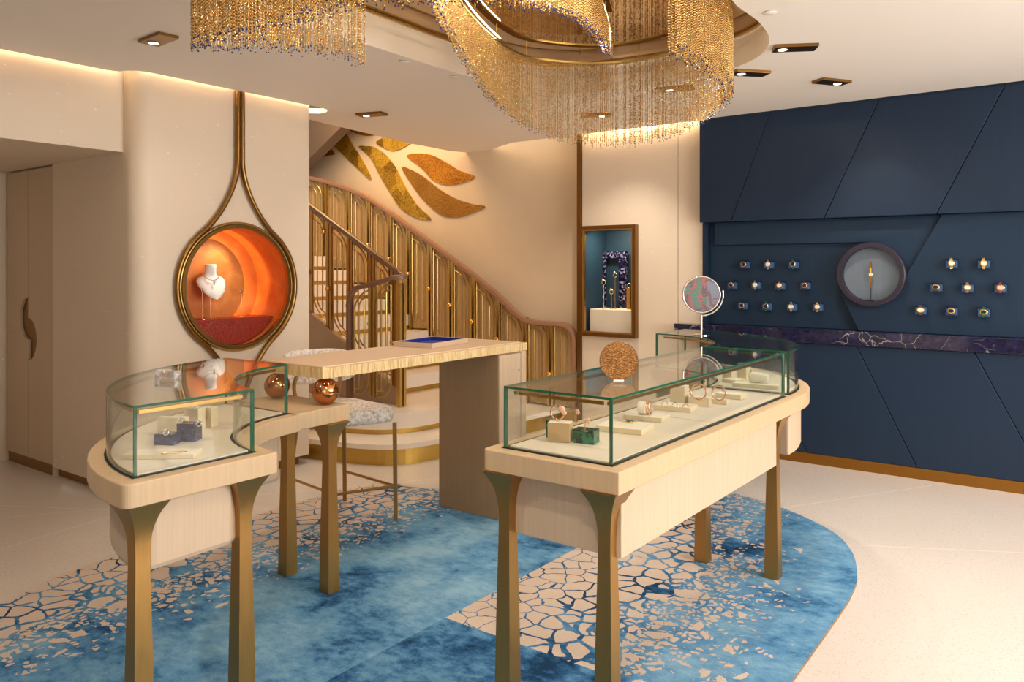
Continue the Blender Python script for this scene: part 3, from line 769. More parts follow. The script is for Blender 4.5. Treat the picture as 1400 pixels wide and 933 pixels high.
# inner balustrade with the turned end
NI = 5.03
bi = thing('stair_balustrade', 'open gold balustrade with dark wooden handrail that turns back on itself at the stair foot', 'balustrade', RW(-5.0, NI, .34), -TH)
zi = lambda s_: 1.465+.53*s_
NF = 4.90
path = [RW(-4.967-s_, NI, zi(s_)) for s_ in np.linspace(2.1, .10, 12)]
cx_, rx_ = (NI+NF)/2, (NI-NF)/2
path += [RW(-4.99+.085*math.cos(R(a)), cx_+rx_*math.sin(R(a)), 1.465-.02*(90-a)/180) for a in np.linspace(80, -80, 8)]
path += [RW(-5.02-s_, NF, 1.43-.20*s_) for s_ in np.linspace(0, .36, 5)]
s_e = .46; c_b, c_z = -5.38, 1.43-.20*.36
path += [RW(c_b-.13*math.sin(R(a)), NF, c_z-.13+.13*math.cos(R(a))-.0) for a in np.linspace(15, 90, 6)]
path += [RW(c_b-.13, NF, z) for z in np.linspace(c_z-.2, .36, 5)]
rings = []; n_ = len(path); sdp = None
for i in range(n_):
    t_ = (path[min(i+1, n_-1)]-path[max(i-1, 0)]).normalized()
    ref = t_.cross(Vector((0, 0, 1)))
    if ref.length < .25: ref = sdp
    s_ = (ref-t_*ref.dot(t_)).normalized(); sdp = s_; up = s_.cross(t_); rings.append([path[i]+s_*a*.78+up*c*.85 for a, c in rprof])
mb = MB(); mb.loft(rings); build('handrail', mb, m_raildark, bi, world=True, smooth=50)
pb_ = [-5.075, -5.363, -5.659, -5.948, -6.24, -6.53, -6.82]
for i in range(6):
    g = .035; s0, s1 = -4.967-pb_[i]+g, -4.967-pb_[i+1]-g
    f, W = map_panel(RW(-4.967-s1, NI), RW(-4.967-s0, NI), zt(s1)+.02, zt(s0)+.02, zi(s1)-.01, zi(s0)-.01)
    panel(bi, f, W, zi(s0)-zt(s0)-.03, m_bronze, .007)
for i, b_ in enumerate(pb_[:7]):
    s_ = -4.967-b_
    post(bi, RW(b_, NI)[:2], zt(s_)-.06, zi(s_)-.005, m_bronze, RW(1, 0)[:2], .03, .045, .028, slope=-.53)
    mb = MB(); mb.sphere(RW(b_, NI-.03, zt(s_)+.36), .024, 16, 10); build('knob', mb, m_ballgold, bi, world=True, smooth=80)
post(bi, RW(-4.93, 4.965)[:2], .337, 1.42, m_goldrail, RW(0, 1)[:2], .03, .05, .05)
fp = [(-4.975, -5.175), (-5.255, -5.465)]
for i, (a, b_) in enumerate(fp):
    f, W = map_panel(RW(a, NF), RW(b_, NF), .40, .40, 1.42-.20*(-5.0-a), 1.42-.20*(-5.0-b_)-(.03 if i else 0))
    panel(bi, f, W, 1.0, m_goldrail, .0075)
for b_ in (-5.215,):
    post(bi, RW(b_, NF)[:2], .40, 1.385, m_goldrail, RW(1, 0)[:2], .018, .05, .028)

# gold leaf mosaics on the stair wall
leaves = [
 ('gold leaf mosaic, narrow blade running down from the ceiling edge', [(466, 173), (452, 191), (470, 212), (490, 231), (508, 246), (500, 226), (484, 200)], m_mos1),
 ('small amber leaf mosaic at the left beside the shaded soffit', [(431, 214), (444, 198), (458, 210), (450, 213)], m_mos3),
 ('long gold patchwork leaf mosaic in the middle of the stair wall', [(491, 201), (500, 200), (514, 202), (530, 214), (543, 232), (556, 258), (571, 281), (590, 300), (570, 298), (549, 285), (535, 265), (520, 240), (507, 216)], m_mos1),
 ('broad plain bronze leaf mosaic, lowest on the stair wall', [(550, 230), (562, 232), (580, 242), (600, 258), (622, 271), (645, 279), (664, 283), (640, 294), (622, 298), (605, 295), (588, 282), (570, 262)], m_mos2),
 ('amber leaf mosaic pointing right, above the plain bronze leaf', [(557, 214), (572, 210), (590, 212), (610, 222), (630, 234), (650, 242), (630, 251), (610, 253), (592, 246), (577, 230)], m_mos3),
 ('gold leaf mosaic cut by the ceiling line, middle of three at the top', [(515, 196), (523, 189), (531, 182), (560, 186), (565, 193), (548, 204), (534, 206)], m_mos1),
 ('amber sliver of leaf mosaic cut by the ceiling line at the top left', [(477, 176), (486, 165), (520, 170), (516, 183), (502, 186), (488, 183)], m_mos3)]
for lab, pts, m in leaves:
    P = [PN(px, py, NSW) for px, py in pts]; P = [(p[0], p[1]) for p in cat_rom(P, 4, True)]
    mb = MB(); mb.prism(P, NSW-.012, NSW-.001, XZ)
    single('leaf_mosaic', mb, m, lab, 'wall mosaic', 'leaf mosaics on the stair wall', rz=-TH)

# ------------------------------------------------------------------ blue wall joinery
FN = 6.43           # front plane
def bz(px, py, n=FN): return PN(px, py, n)
bL = bz(956, 300)[0]; zCab = 1.945; zTop = 1.068; zBot = .958; bR = 3.38
def seam(p_top, p_bot): return bz(*p_top), bz(*p_bot)
tops = [seam((1053, 153), (1000, 300)), seam((1203, 133), (1127, 297)), seam((1376, 112), (1281, 291))]
def at_z(sm, z):
    (b1, z1), (b2, z2) = sm; return b1+(b2-b1)*(z-z1)/(z2-z1)
e = .003
edgeU = [(bL, bL)]+[(at_z(s_, zCab), at_z(s_, ZC)) for s_ in tops]
d_ = edgeU[3][0]-edgeU[2][0]; edgeU += [(edgeU[3][0]+1.0, edgeU[3][1]+1.0), (edgeU[3][0]+2.0, edgeU[3][1]+2.0), (bR, bR)]
labU = ['blue wall cabinet door, narrow leftmost one beside the white panel', 'blue wall cabinet door with slanted seams, above the left group of watches', 'blue wall cabinet door with slanted seams, above the round porthole', 'blue wall cabinet door above the right group of watches, at the picture edge', 'blue wall cabinet door beyond the right edge of the watch group', 'blue wall cabinet door at the far right end of the blue wall']
for i in range(6):
    (a0, a1), (c0, c1) = edgeU[i], edgeU[i+1]
    if i == 0: a1 = a0
    mb = MB(); mb.prism([(a0+e, zCab), (c0-e, zCab), (c1-e, ZC-.004), (a1+e, ZC-.004)], FN, 6.598, XZ)
    single('wall_cabinet', mb, m_blue, labU[i], 'wall cabinet', 'slanted blue wall cabinets', rz=-TH, bevel=.003)
lows = [seam((1078, 567), (1104, 620)), seam((1171, 473), (1254, 640)), seam((1335, 487), (1400, 605))]
zk, zb_ = .958, .084
edgeL = [(bL, bL)]+[(at_z(s_, zb_), at_z(s_, zk)) for s_ in lows]
edgeL += [(edgeL[3][0]+1.1, edgeL[3][1]+1.1), (bR, bR)]
labL = ['blue base cabinet panel behind the glass display table', 'blue base cabinet panel with slanted sides, just right of the display table', 'blue base cabinet panel with slanted sides below the porthole watch wall', 'blue base cabinet panel at the right edge of the picture', 'blue base cabinet panel at the far right end of the blue wall']
for i in range(5):
    (a0, a1), (c0, c1) = edgeL[i], edgeL[i+1]
    mb = MB(); mb.prism([(a0+e, zb_), (c0-e, zb_), (c1-e, zk-.002), (a1+e, zk-.002)], FN, 6.598, XZ)
    single('base_cabinet', mb, m_blue, labL[i], 'cabinet', 'blue base cabinets below the marble worktop', rz=-TH, bevel=.003)
bC = PN(921, 447, 6.395)[0]
mb = MB(); mb.prism([(bC, 6.395), (bR, 6.395), (bR, 6.598), (-2.79, 6.598), (-2.79, 6.525), (bC, 6.525)], .96, 1.066)
single('marble_worktop', mb, m_marble, 'long dark violet-blue marble worktop with white veins along the blue wall', 'worktop', rz=-TH, bevel=.004)
# watch wall: recessed panels
wn = thing('watch_niche', 'long recessed blue watch display with slanted silk panels above the marble worktop', 'display', RW(-1.4, 6.598, 1.0665), -TH)
mb = MB(); mb.box(bL, bL+.04, 6.50, 6.598, 1.0665, zCab-.001); build('side_panel', room(mb), m_blue, wn, world=True)
NL = 6.545
q = lambda px, py, n=6.50: PN(px, py, n)
PC = PN(1190, 375.5, 6.45); PRr = .246
def niche_panel(pts, n0, n1, lab, m=m_blue2):
    mb = MB(); mb.prism(pts, n0, n1, XZ); return build('display_panel', room(mb), m, wn, world=True, bevel=.004)
zt_, zb2 = zCab-.001, 1.0665
dg = [q(1287, 292), q(1220, 408)]; dgb = dg[1][0]+(dg[1][0]-dg[0][0])*(dg[1][1]-zb2)/(dg[0][1]-dg[1][1])
ld = [q(1148, 400), q(1174, 452)]; ldb = ld[1][0]
zband = q(1100, 333)[1]
b975 = q(975, 300)[0]; brr = q(1190, 300)[0]
niche_panel([(bL+.041, zb2), (PC[0]+.25, zb2), (PC[0]+.25, zband+.05), (b975, zband+.05), (b975, zt_), (bL+.041, zt_)], 6.56, 6.597, 'dark blue recessed back panel carrying the left group of watches')
niche_panel([(b975+.002, zband), (PC[0], zband), (PC[0]+.2, PC[1]-.1), (dg[1][0]+.1, dg[1][1]), (dg[0][0]-.002, zt_), (b975+.002, zt_)], 6.525, 6.558, 'blue fluted silk band across the top of the watch niche left of the diagonal')
niche_panel([(ldb, zb2), (bR, zb2), (bR, zt_), (dg[0][0]+.003, zt_), (dg[1][0], dg[1][1]), (PC[0]+.12, PC[1]-.16), (PC[0]-.12, PC[1]-.16), (ld[0][0], ld[0][1])], 6.498, 6.524, 'dark blue raised panel with slanted edges carrying the right group of watches')
mb = MB(); mb.box(bL+.002, bR, 6.42, 6.597, zt_+.0005, zt_+.0009)
# porthole
ph = thing('porthole_showcase', 'round porthole showcase with dark rim and grey back on the blue wall', 'showcase', RW(PC[0], 6.496, PC[1]), -TH)
def ringy(r, y, seg=64): return [Vector((r*math.cos(2*math.pi*i/seg), y, r*math.sin(2*math.pi*i/seg))) for i in range(seg)]
m_rim = plain('dark_plum_rim', (42, 36, 50), .4)
mb = MB(); mb.loft([ringy(.246, -.001), ringy(.246, -.062), ringy(.238, -.07), ringy(.207, -.07), ringy(.203, -.02), ringy(.203, -.001)], cap=False, closed=True); build('rim', mb, m_rim, ph, smooth=35)
m_grey = m_blue_('grey_brushed_silk', (112, 124, 136), .5)
mb = MB(); mb.loft([ringy(.202, -.002), ringy(.202, -.008)]); build('back_disc', mb, m_grey, ph, label='grey silk back disc')
mb = MB(); mb.loft([ringy(.202, -.060), ringy(.202, -.064)]); build('glass_pane', mb, m_smoke, ph)
def watch(parent, c, face_r, m_case, m_dial, m_strap, L=.03, oval=1.0, wstrap=.012, zsq=1.0, name=None):
    """case, dial and strap pieces in a local frame facing -y"""
    M = Matrix(((1, 0, 0), (0, 0, 1), (0, 1, 0)))
    mb = MB(); mb.lathe([(face_r*.8, -.0), (face_r, .002), (face_r, .006), (face_r*.82, .0085)], 20, (0, 0, 0), Matrix.Diagonal((oval, 1, -1)).to_3x3()@Matrix.Identity(3))
    mb.v = [Vector((p.x, p.z, p.y*zsq)) + Vector(c) for p in mb.v]
    build('case', mb, m_case, parent, smooth=40)
    mb = MB(); mb.lathe([(face_r*.72, -.0086), (face_r*.7, -.0092)], 20); mb.v = [Vector((p.x*oval, p.z, p.y*zsq))+Vector(c) for p in mb.v]
    build('dial', mb, m_dial, parent)
    for sg in (-1, 1):
        mb = MB(); a = face_r*.8*zsq; ww = wstrap
        mb.loft([[Vector(c)+Vector((x*ww*k, y+dy, sg*(a+h))) for x, y in ((-.5, -.004), (.5, -.004), (.5, .0), (-.5, .0))] for k, h, dy in ((1, 0, 0), (.95, L*.5, .004), (.85, L, .002))])
        build('strap', mb, m_strap, parent)
wt = thing('wristwatch', 'slender gold wristwatch standing open inside the round porthole', 'watch', RW(PC[0]+.0, 6.462, PC[1]+.0), -TH)
watch(wt, (0, 0, 0), .017, m_goldw, m_cream, m_goldw, .085, 1, .014)
mb = MB(); mb.box(-.003, .003, -.001, .003, -.19, -.10); mb.box(-.02, .02, -.006, .02, -.1975, -.19)
single('watch_stand', mb, m_rim, 'thin dark stem holding up the watch in the porthole', 'stand', loc=RW(PC[0], 6.462, PC[1]), rz=-TH)
# watch blocks
m_str = {k: plain(k+'_strap', c, .5) for k, c in {'green': (30, 84, 48), 'brown': (110, 56, 30), 'red': (150, 32, 22), 'black': (26, 26, 30), 'tan': (150, 104, 60)}.items()}
rowsL = [([(1018.5, 362), (1051.5, 362), (1085.7, 361.7)], 'top'), ([(1001.5, 390), (1034, 390), (1067, 390.7), (1101.7, 390.7)], 'middle'), ([(1016, 418), (1049, 419), (1083, 419.7), (1118.6, 420)], 'bottom')]
rowsR = [([(1301.4, 360.7), (1345.4, 360.7)], 'top'), ([(1280.4, 393), (1323.3, 393.6), (1368.3, 393.9)], 'middle'), ([(1259.3, 424.3), (1301.4, 425.4), (1345.4, 427)], 'bottom')]
ordn = ['first', 'second', 'third', 'fourth']
sty = {('L', 0, 0): 'black', ('L', 0, 1): 'steel', ('L', 0, 2): 'green', ('L', 1, 0): 'black', ('L', 1, 1): 'steel', ('L', 1, 2): 'brown', ('L', 1, 3): 'black', ('L', 2, 0): 'black', ('L', 2, 1): 'green', ('L', 2, 2): 'steel', ('L', 2, 3): 'gold',
       ('R', 0, 0): 'gold', ('R', 0, 1): 'pale gold', ('R', 1, 0): 'black', ('R', 1, 1): 'tan', ('R', 1, 2): 'red', ('R', 2, 0): 'brown', ('R', 2, 1): 'black', ('R', 2, 2): 'green'}
proto = None
def make_block():
    o = thing('watch_block', 'x', 'display block', (0, 0, 0), -TH)
    mb = MB(); s_ = .036
    mb.box(-s_, s_, -.055, -.0005, -s_, -s_+.008); mb.box(-s_, s_, -.012, -.0005, -s_+.008, s_); mb.box(-s_, s_, -.040, -.0125, s_-.005, s_)
    build('box', mb, m_navy, o)
    mb = MB(); mb.box(-s_+.001, -s_+.009, -.052, -.0125, -s_+.0085, s_-.016); mb.box(s_-.009, s_-.001, -.052, -.0125, -s_+.0085, s_-.016)
    build('side_cheek', mb, m_navyl, o)
    mb = MB(); mb.prism([(-.013, -s_+.009), (-.056, -s_+.009), (-.05, s_-.024), (-.038, s_-.012), (-.013, s_-.010)], -s_+.010, s_-.010, Matrix(((0, 0, 1, 0), (1, 0, 0, 0), (0, 1, 0, 0), (0, 0, 0, 1))))
    build('cushion', mb, m_navyl, o, bevel=.004, label='light blue satin cushion'); return o
proto_w = {}
for side, rows, nn in (('L', rowsL, 6.56), ('R', rowsR, 6.498)):
    for ri, (pts, rn) in enumerate(rows):
        for ci, (px, py) in enumerate(pts):
            b_, z_ = PN(px, py, nn-.03)
            where = '%s in the %s row %s of the porthole' % (ordn[ci], rn, 'left' if side == 'L' else 'right')
            if proto is None: o = proto = make_block()
            else: o = copy_tree(proto)
            o.location = RW(b_, nn, z_); o['label'] = 'navy watch block with blue cushion, '+where; o['group'] = 'watch blocks on the blue wall'
            st = sty[(side, ri, ci)]
            if side == 'L':
                ms = {'steel': m_steel, 'gold': m_goldw}.get(st) or m_str[st]; mc = m_rosegold if st in ('black', 'brown', 'gold') else m_steel
                md = m_darkdial if st in ('black', 'green') else m_cream; ov, zq, fr = 1, 1, .0215
            else:
                ms = {'gold': m_goldw, 'pale gold': m_goldw}.get(st) or m_str[st]; mc = m_goldw
                md = {'black': m_darkdial, 'red': m_blossom, 'green': m_mala}.get(st, m_cream); ov, zq, fr = (1, 1, .0215) if ri == 0 else (1.3, .92, .0195)
            key = (st, side, ri == 0)
            if key not in proto_w:
                wt = thing('wristwatch', 'x', 'watch', (0, 0, 0), -TH)
                watch(wt, (0, 0, 0), fr, mc, md, ms, .022, ov, .018, zq); proto_w[key] = wt
            else: wt = copy_tree(proto_w[key])
            wt.location = RW(b_, nn-.0605, z_+.002); wt['group'] = 'wristwatches on the blue wall'
            wt['label'] = '%s wristwatch%s, %s' % ('oval-cased' if (side == 'R' and ri) else 'round', {'gold': ' on gold bracelet', 'pale gold': ' on pale gold bracelet', 'steel': ' on metal bracelet'}.get(st, ' on %s strap' % st), where)

# ------------------------------------------------------------------ window showcase in the white panel
x0s, x1s, z0s, z1s = so0, so1, sz0, sz1
Wd, Hd = x1s-x0s, z1s-z0s
ws = thing('wall_showcase', 'upright brass-framed wall showcase with dark teal interior on the white panel', 'showcase', RW(x0s, NP-.001, z0s), -TH)
dpt = .30
# deepen the wall for the showcase: a shallow box projecting inward with real depth behind the panel face
mb = MB(); ff = .035
for (a, b_, c, d) in ((0, ff, 0, Hd), (Wd-ff, Wd, 0, Hd), (ff, Wd-ff, 0, ff), (ff, Wd-ff, Hd-ff, Hd)): mb.box(a, b_, -.06, 0, c, d)
build('frame', mb, m_frame, ws, bevel=.004)
mb = MB(); i0 = ff
for (a, b_, c, d) in ((i0, i0+.012, ff, Hd-ff), (Wd-ff-.012, Wd-ff, ff, Hd-ff), (i0+.012, Wd-ff-.012, ff, ff+.012), (i0+.012, Wd-ff-.012, Hd-ff-.012, Hd-ff)): mb.box(a, b_, -.052, -.02, c, d)
build('inner_frame', mb, m_brass, ws)
m_teal = m_blue_('dark_teal_silk', (30, 56, 74), .5)
DP = .42
mb = MB(); mb.box(.02, Wd-.02, DP, DP+.01, .03, Hd-.02); mb.box(.005, .019, .0, DP+.01, .03, Hd-.02); mb.box(Wd-.019, Wd-.005, .0, DP+.01, .03, Hd-.02)
mb.box(.005, Wd-.005, .0, DP+.01, Hd-.03, Hd-.02); mb.box(.005, Wd-.005, .0, DP+.01, .02, .034)
build('lining', mb, m_teal, ws)
mb = MB(); mb.box(ff, Wd-ff, -.030, -.026, ff+.012, Hd-ff-.012); build('glass_pane', mb, m_smoke, ws)
plz = H-(423-HY)*7.55/F-z0s
M_ = Matrix.Translation((0, 0, 0))
mb = MB(); mb.prism([(.06, .03), (Wd-.06, .03), (Wd-.06, .30), (Wd*.6, .33), (.06, .33)], .035, plz-.0005)
build('plinth_block', mb, m_cream, ws, bevel=.006)
def px_x(px, yoff): b_, _ = PN(px, 0, NP+yoff); return b_-x0s
za = PN(830, 344, NP+.355)[1]-z0s; zi_a = PN(830, 353, NP+.355)[1]-z0s
xa = [px_x(p, .355) for p in (820, 828, 847, 857)]
mb = MB(); mb.box(xa[0], xa[1], .34, .37, .036, za); mb.box(xa[2], xa[3], .34, .37, .036, za); mb.box(xa[1], xa[2], .34, .37, zi_a, za)
m_spark = (lambda t: t.set(t.ramp(t.sep(t.voro(t.coord(), 60, 'F1', 'Color'))[0], [(.3, s2l((20, 18, 50))), (.7, s2l((50, 46, 96))), (.95, s2l((190, 180, 220)))]), .15, .5))(NT('glittering_violet_mosaic'))
build('arch', mb, m_spark, ws, label='glittering violet mosaic arch behind the stands')
def L2W(root, x, y, z): return mat_of(root)@Vector((x, y, z))
def ring_on_stand(root, x, y, z, hh, lab, extra, r=.02, m=m_goldw, grp='stands in the wall showcase'):
    p = L2W(root, x, y, z)
    st = thing('jewellery_stand', lab, 'stand', p, -TH, grp)
    mb = MB(); mb.lathe([(.016, 0), (.016, .003), (.0035, .005), (.003, hh)], 12); build('stem', mb, m_goldw, st, smooth=60)
    jw = thing('cocktail_ring', extra, 'ring', (p[0], p[1], p[2]+hh+.001), -TH, 'rings in the wall showcase')
    mb = MB(); mb.torus((0, 0, r), r, .004, 20, 6, Matrix(((1, 0, 0), (0, 0, 1), (0, 1, 0)))); build('band', mb, m, jw, smooth=60)
    mb = MB(); mb.sphere((-.004, -.006, r*2+.004), .012, 12, 8); build('stone', mb, m_blossom if 'pink' in extra else m_steel, jw, smooth=60)
def px_x(px, yoff): b_, _ = PN(px, 0, NP+yoff); return b_-x0s
for px, yo, pytop, a, c in ((825.5, .10, 385, 'left thin gold ring stand in the wall showcase', 'ring with a pink-red stone on the left stand of the wall showcase'),
                     (836, .12, 398, 'shortest thin gold ring stand in the wall showcase', 'ring on the short middle stand of the wall showcase'),
                     (841, .16, 375, 'tallest thin gold ring stand in the wall showcase', 'ring on the tallest stand of the wall showcase')):
    Yd = (NP+yo)/(ST*(px-CX)/F+CT); hh = H-(pytop-HY)*Yd/F-z0s-plz
    ring_on_stand(ws, px_x(px, yo), yo, plz, max(.05, hh-.03), a, c)
for px, yo, pytop, wd in ((860, .12, 388, .035), (869, .18, 377, .035)):
    Yd = (NP+yo)/(ST*(px-CX)/F+CT); hh = H-(pytop-HY)*Yd/F-z0s-plz-.03; x_ = min(px_x(px, yo), Wd-.09)
    which = 'front' if px < 865 else 'rear'
    mb = MB(); mb.box(-wd/2, wd/2, -.015, .015, .0005, hh-.02); mb.box(-wd/2-.006, wd/2+.006, -.02, .02, hh-.02, hh-.01)
    single('jewellery_stand', mb, m_goldw, which+' gold column stand at the right of the wall showcase', 'stand', 'stands in the wall showcase', loc=L2W(ws, x_, yo, plz), rz=-TH)
    jw = thing('cocktail_ring', 'ring on top of the %s gold column in the wall showcase' % which, 'ring', L2W(ws, x_, yo, plz+hh-.0095), -TH, 'rings in the wall showcase')
    mb = MB(); mb.torus((0, 0, .02), .02, .005, 20, 6, Matrix(((1, 0, 0), (0, 0, 1), (0, 1, 0)))); build('band', mb, m_goldw, jw, smooth=60)
lp = bpy.data.lights.new('showcase_light', 'AREA'); lp.shape = 'RECTANGLE'; lp.size = .3; lp.size_y = .06; lp.energy = 3.2; lp.color = (1, .85, .62)
lo = bpy.data.objects.new('showcase_light', lp); COL.objects.link(lo); lo.location = L2W(ws, Wd/2, .08, Hd-.04); lo.rotation_euler = (R(18), 0, -TH)

# ------------------------------------------------------------------ jewellery display tables
ZT, ZB, ZG = .900, .820, 1.1215
def leg(root, x, y, z0=CZ, z1=ZB, name='leg'):
    prof = [(z0, .034), (.30, .030), (.62, .0235), (.68, .0245), (.715, .028), (.745, .034), (.77, .042), (.79, .051), (.805, .060), (z1-.0005, .068)]
    mb = MB(); mb.loft([[Vector((x+a*h, y+c*h, z)) for a, c in ((-1, -1), (1, -1), (1, 1), (-1, 1))] for z, h in prof])
    return build(name, mb, m_bronze, root, smooth=30)
def glass_case(root, poly, zb=ZT, zt=ZG, rails=None, th=.007):
    """poly: closed plan outline (local, ccw); walls are thin upright panes with green arrises, plus a lid"""
    a = sum(poly[i][0]*poly[(i+1) % len(poly)][1]-poly[(i+1) % len(poly)][0]*poly[i][1] for i in range(len(poly)))
    if a < 0: poly = poly[::-1]
    k = len(poly); inn = []
    for i in range(k):
        t1 = (Vector(poly[i])-Vector(poly[i-1])).normalized(); t2 = (Vector(poly[(i+1) % k])-Vector(poly[i])).normalized()
        n1 = Vector((-t1.y, t1.x)); n2 = Vector((-t2.y, t2.x)); m = (n1+n2); m = m/max(.3, m.dot(n1)) if m.length > 1e-6 else n1
        inn.append((poly[i][0]+m.x*th, poly[i][1]+m.y*th))
    corners = []
    for i in range(k):
        t1 = (Vector(poly[i])-Vector(poly[i-1])).normalized(); t2 = (Vector(poly[(i+1) % k])-Vector(poly[i])).normalized()
        if t1.dot(t2) < .7: corners.append(i)
    st = corners[0]
    order = corners+[corners[0]+k]
    for c0, c1 in zip(order, corners[1:]+[corners[0]+k]):
        idx = [j % k for j in range(c0, c1+1)]
        mb = MB(); n = len(idx)
        def sh(j, e_, first):       # pull pane ends in a little so neighbours do not overlap
            p = Vector(e_[idx[j]]); q_ = Vector(e_[idx[j+1 if first else j-1]]); return p
        A = [poly[j] for j in idx]; B = [inn[j] for j in idx]
        z1 = zt-.0085
        vs = [(p[0], p[1], z) for z in (zb+.001, z1) for p in A]+[(p[0], p[1], z) for z in (zb+.001, z1) for p in B]
        o_ = len(mb.v); mb.v += [Vector(p) for p in vs]
        for j in range(n-1):
            mb.f.append((o_+j, o_+j+1, o_+n+j+1, o_+n+j)); mb.m.append(0)
            mb.f.append((o_+2*n+j, o_+3*n+j, o_+3*n+j+1, o_+2*n+j+1)); mb.m.append(0)
            mb.f.append((o_+n+j, o_+n+j+1, o_+3*n+j+1, o_+3*n+j)); mb.m.append(1)
            mb.f.append((o_+j, o_+2*n+j, o_+2*n+j+1, o_+j+1)); mb.m.append(1)
        for j in (0, n-1):
            mb.f.append((o_+j, o_+n+j, o_+3*n+j, o_+2*n+j)); mb.m.append(1)
        # green arris strips along the pane ends
        for j, j2 in ((0, 1), (n-1, n-2)):
            d = (Vector(A[j2])-Vector(A[j])).normalized()*.0065; nn_ = (Vector(A[j])-Vector(B[j])); 
            P = [Vector(A[j]), Vector(A[j])+d, Vector(B[j])+d, Vector(B[j])]
            off = Vector((d.y, -d.x)).normalized()*.0006
            P = [P[0]+off, P[1]+off, P[2]-off, P[3]-off]
            mb.prism([tuple(p_) for p_ in P], zb+.002, z1-.001, top=1, side=1)
        build('glass_side', mb, [m_glass, m_edge], root, smooth=30)
    mb = MB(); mb.prism(poly, zt-.008, zt, top=0, side=1); build('glass_lid', mb, [m_glass, m_edge], root)
    for (path) in (rails or []):
        mb = MB(); mb.sweep([Vector((*p, zt-.026)) for p in path], [(-.005, -.006), (.005, -.006), (.005, .006), (-.005, .006)]); build('light_rail', mb, m_brass, root, label='brass light rail under the lid')
def inset_line(p, q_, d_end, d_in, n=1):
    p, q_ = Vector(p), Vector(q_); t_ = (q_-p).normalized(); nn_ = Vector((-t_.y, t_.x))
    return [tuple(p+t_*d_end+nn_*d_in), tuple(q_-t_*d_end+nn_*d_in)]
# ---- right table: straight part + quarter-ring arm
A0 = PZ(846, 645, ZT)
tr = thing('display_table', 'long bleached-oak jewellery table with glass case on bronze legs, right of centre', 'display table', (A0.x, A0.y, 0), -TH, 'glass-topped jewellery tables')
# local x = b (right), y = n (away); table spans x in [-.555, 0]
RCx, RCy = -1.12, 1.895; ri, ro = .50, 1.12
slab = [(0, 0)]+[(0, RCy)]+[(RCx+ro*math.cos(R(a)), RCy+ro*math.sin(R(a))) for a in range(6, 91, 6)]+[(RCx, RCy+ri)]+[(RCx+ri*math.cos(R(a)), RCy+ri*math.sin(R(a))) for a in range(84, -1, -6)]+[(RCx+ri, RCy-.02)]
W_ = .565; slab = [p for p in slab]
slab = [(0, 0), (0, RCy)]+[(RCx+ro*math.cos(R(a)), RCy+ro*math.sin(R(a))) for a in range(6, 91, 6)]+[(RCx, RCy+W_-.01)]+[(RCx+(ro-W_)*math.cos(R(a)), RCy+(ro-W_)*math.sin(R(a))) for a in range(90, -1, -6)]+arcp(-W_+.03, .03, .03, 180, 270, 5)
mb = MB(); mb.prism(slab, ZB, ZT-.004); build('tabletop', mb, m_oak, tr, bevel=.004)
mb = MB(); mb.prism([(-.032, .075), (-.032, 1.62), (-W_+.045, 1.62), (-W_+.045, .075)], .590, ZB-.0005); build('apron', mb, m_oakside, tr, bevel=.003)
apr = [(RCx+(ro-.045)*math.cos(R(a)), RCy+(ro-.045)*math.sin(R(a))) for a in range(-2, 91, 6)]+[(RCx+(ro-W_+.05)*math.cos(R(a)), RCy+(ro-W_+.05)*math.sin(R(a))) for a in range(90, -3, -6)]
mb = MB(); mb.prism(apr, .590, ZB-.0005); build('apron', mb, m_oakside, tr, bevel=.012)
for x, y in ((-.075, .06), (-W_+.075, .06), (-.075, 1.70), (-W_+.12, 1.70), (-.93, 2.27), (-1.02, 2.92)): leg(tr, x, y)
gi = .058
c1 = [(-gi, gi), (-gi, 1.825), (-W_+gi, 1.825), (-W_+gi, gi)]
glass_case(tr, c1, rails=[inset_line(c1[0], c1[1], .03, .03), inset_line(c1[3], c1[0], .05, .03), inset_line(c1[2], c1[3], .03, .03)])
c2 = [(RCx+(ro-gi)*math.cos(R(a)), RCy+(ro-gi)*math.sin(R(a))) for a in np.linspace(0, 90, 17)]+[(RCx+(ro-W_+gi)*math.cos(R(a)), RCy+(ro-W_+gi)*math.sin(R(a))) for a in np.linspace(90, 0, 17)]
glass_case(tr, c2, rails=[[(RCx+(ro-W_+gi+.03)*math.cos(R(a)), RCy+(ro-W_+gi+.03)*math.sin(R(a))) for a in np.linspace(4, 86, 12)], inset_line(c2[-1], c2[0], .04, .03)])
def tray(root, poly, d, name='display_bed'):
    g_ = grow(poly, -d) if False else None
    cx_ = sum(p[0] for p in poly)/len(poly); cy_ = sum(p[1] for p in poly)/len(poly)
    return None
def shrink(poly, d):
    a = sum(poly[i][0]*poly[(i+1) % len(poly)][1]-poly[(i+1) % len(poly)][0]*poly[i][1] for i in range(len(poly)))
    if a < 0: poly = poly[::-1]
    out = []; k = len(poly)
    for i in range(k):
        t1 = (Vector(poly[i])-Vector(poly[i-1])).normalized(); t2 = (Vector(poly[(i+1) % k])-Vector(poly[i])).normalized()
        n1 = Vector((-t1.y, t1.x)); n2 = Vector((-t2.y, t2.x)); m = (n1+n2); m = m/max(.3, m.dot(n1)); out.append((poly[i][0]+m.x*d, poly[i][1]+m.y*d))
    return out
mb = MB(); mb.prism(shrink(c1, -.006), ZT-.0038, ZT-.001); mb.prism(shrink(c2, -.006), ZT-.0038, ZT-.001); build('shadow_gap', mb, m_black, tr)
mid = .93
for (y0, y1) in ((gi+.016, mid-.003), (mid+.003, 1.825-.016)):
    mb = MB(); mb.box(-W_+gi+.016, -gi-.016, y0, y1, ZT-.0009, ZT+.004); build('display_bed', mb, m_traysilk, tr)
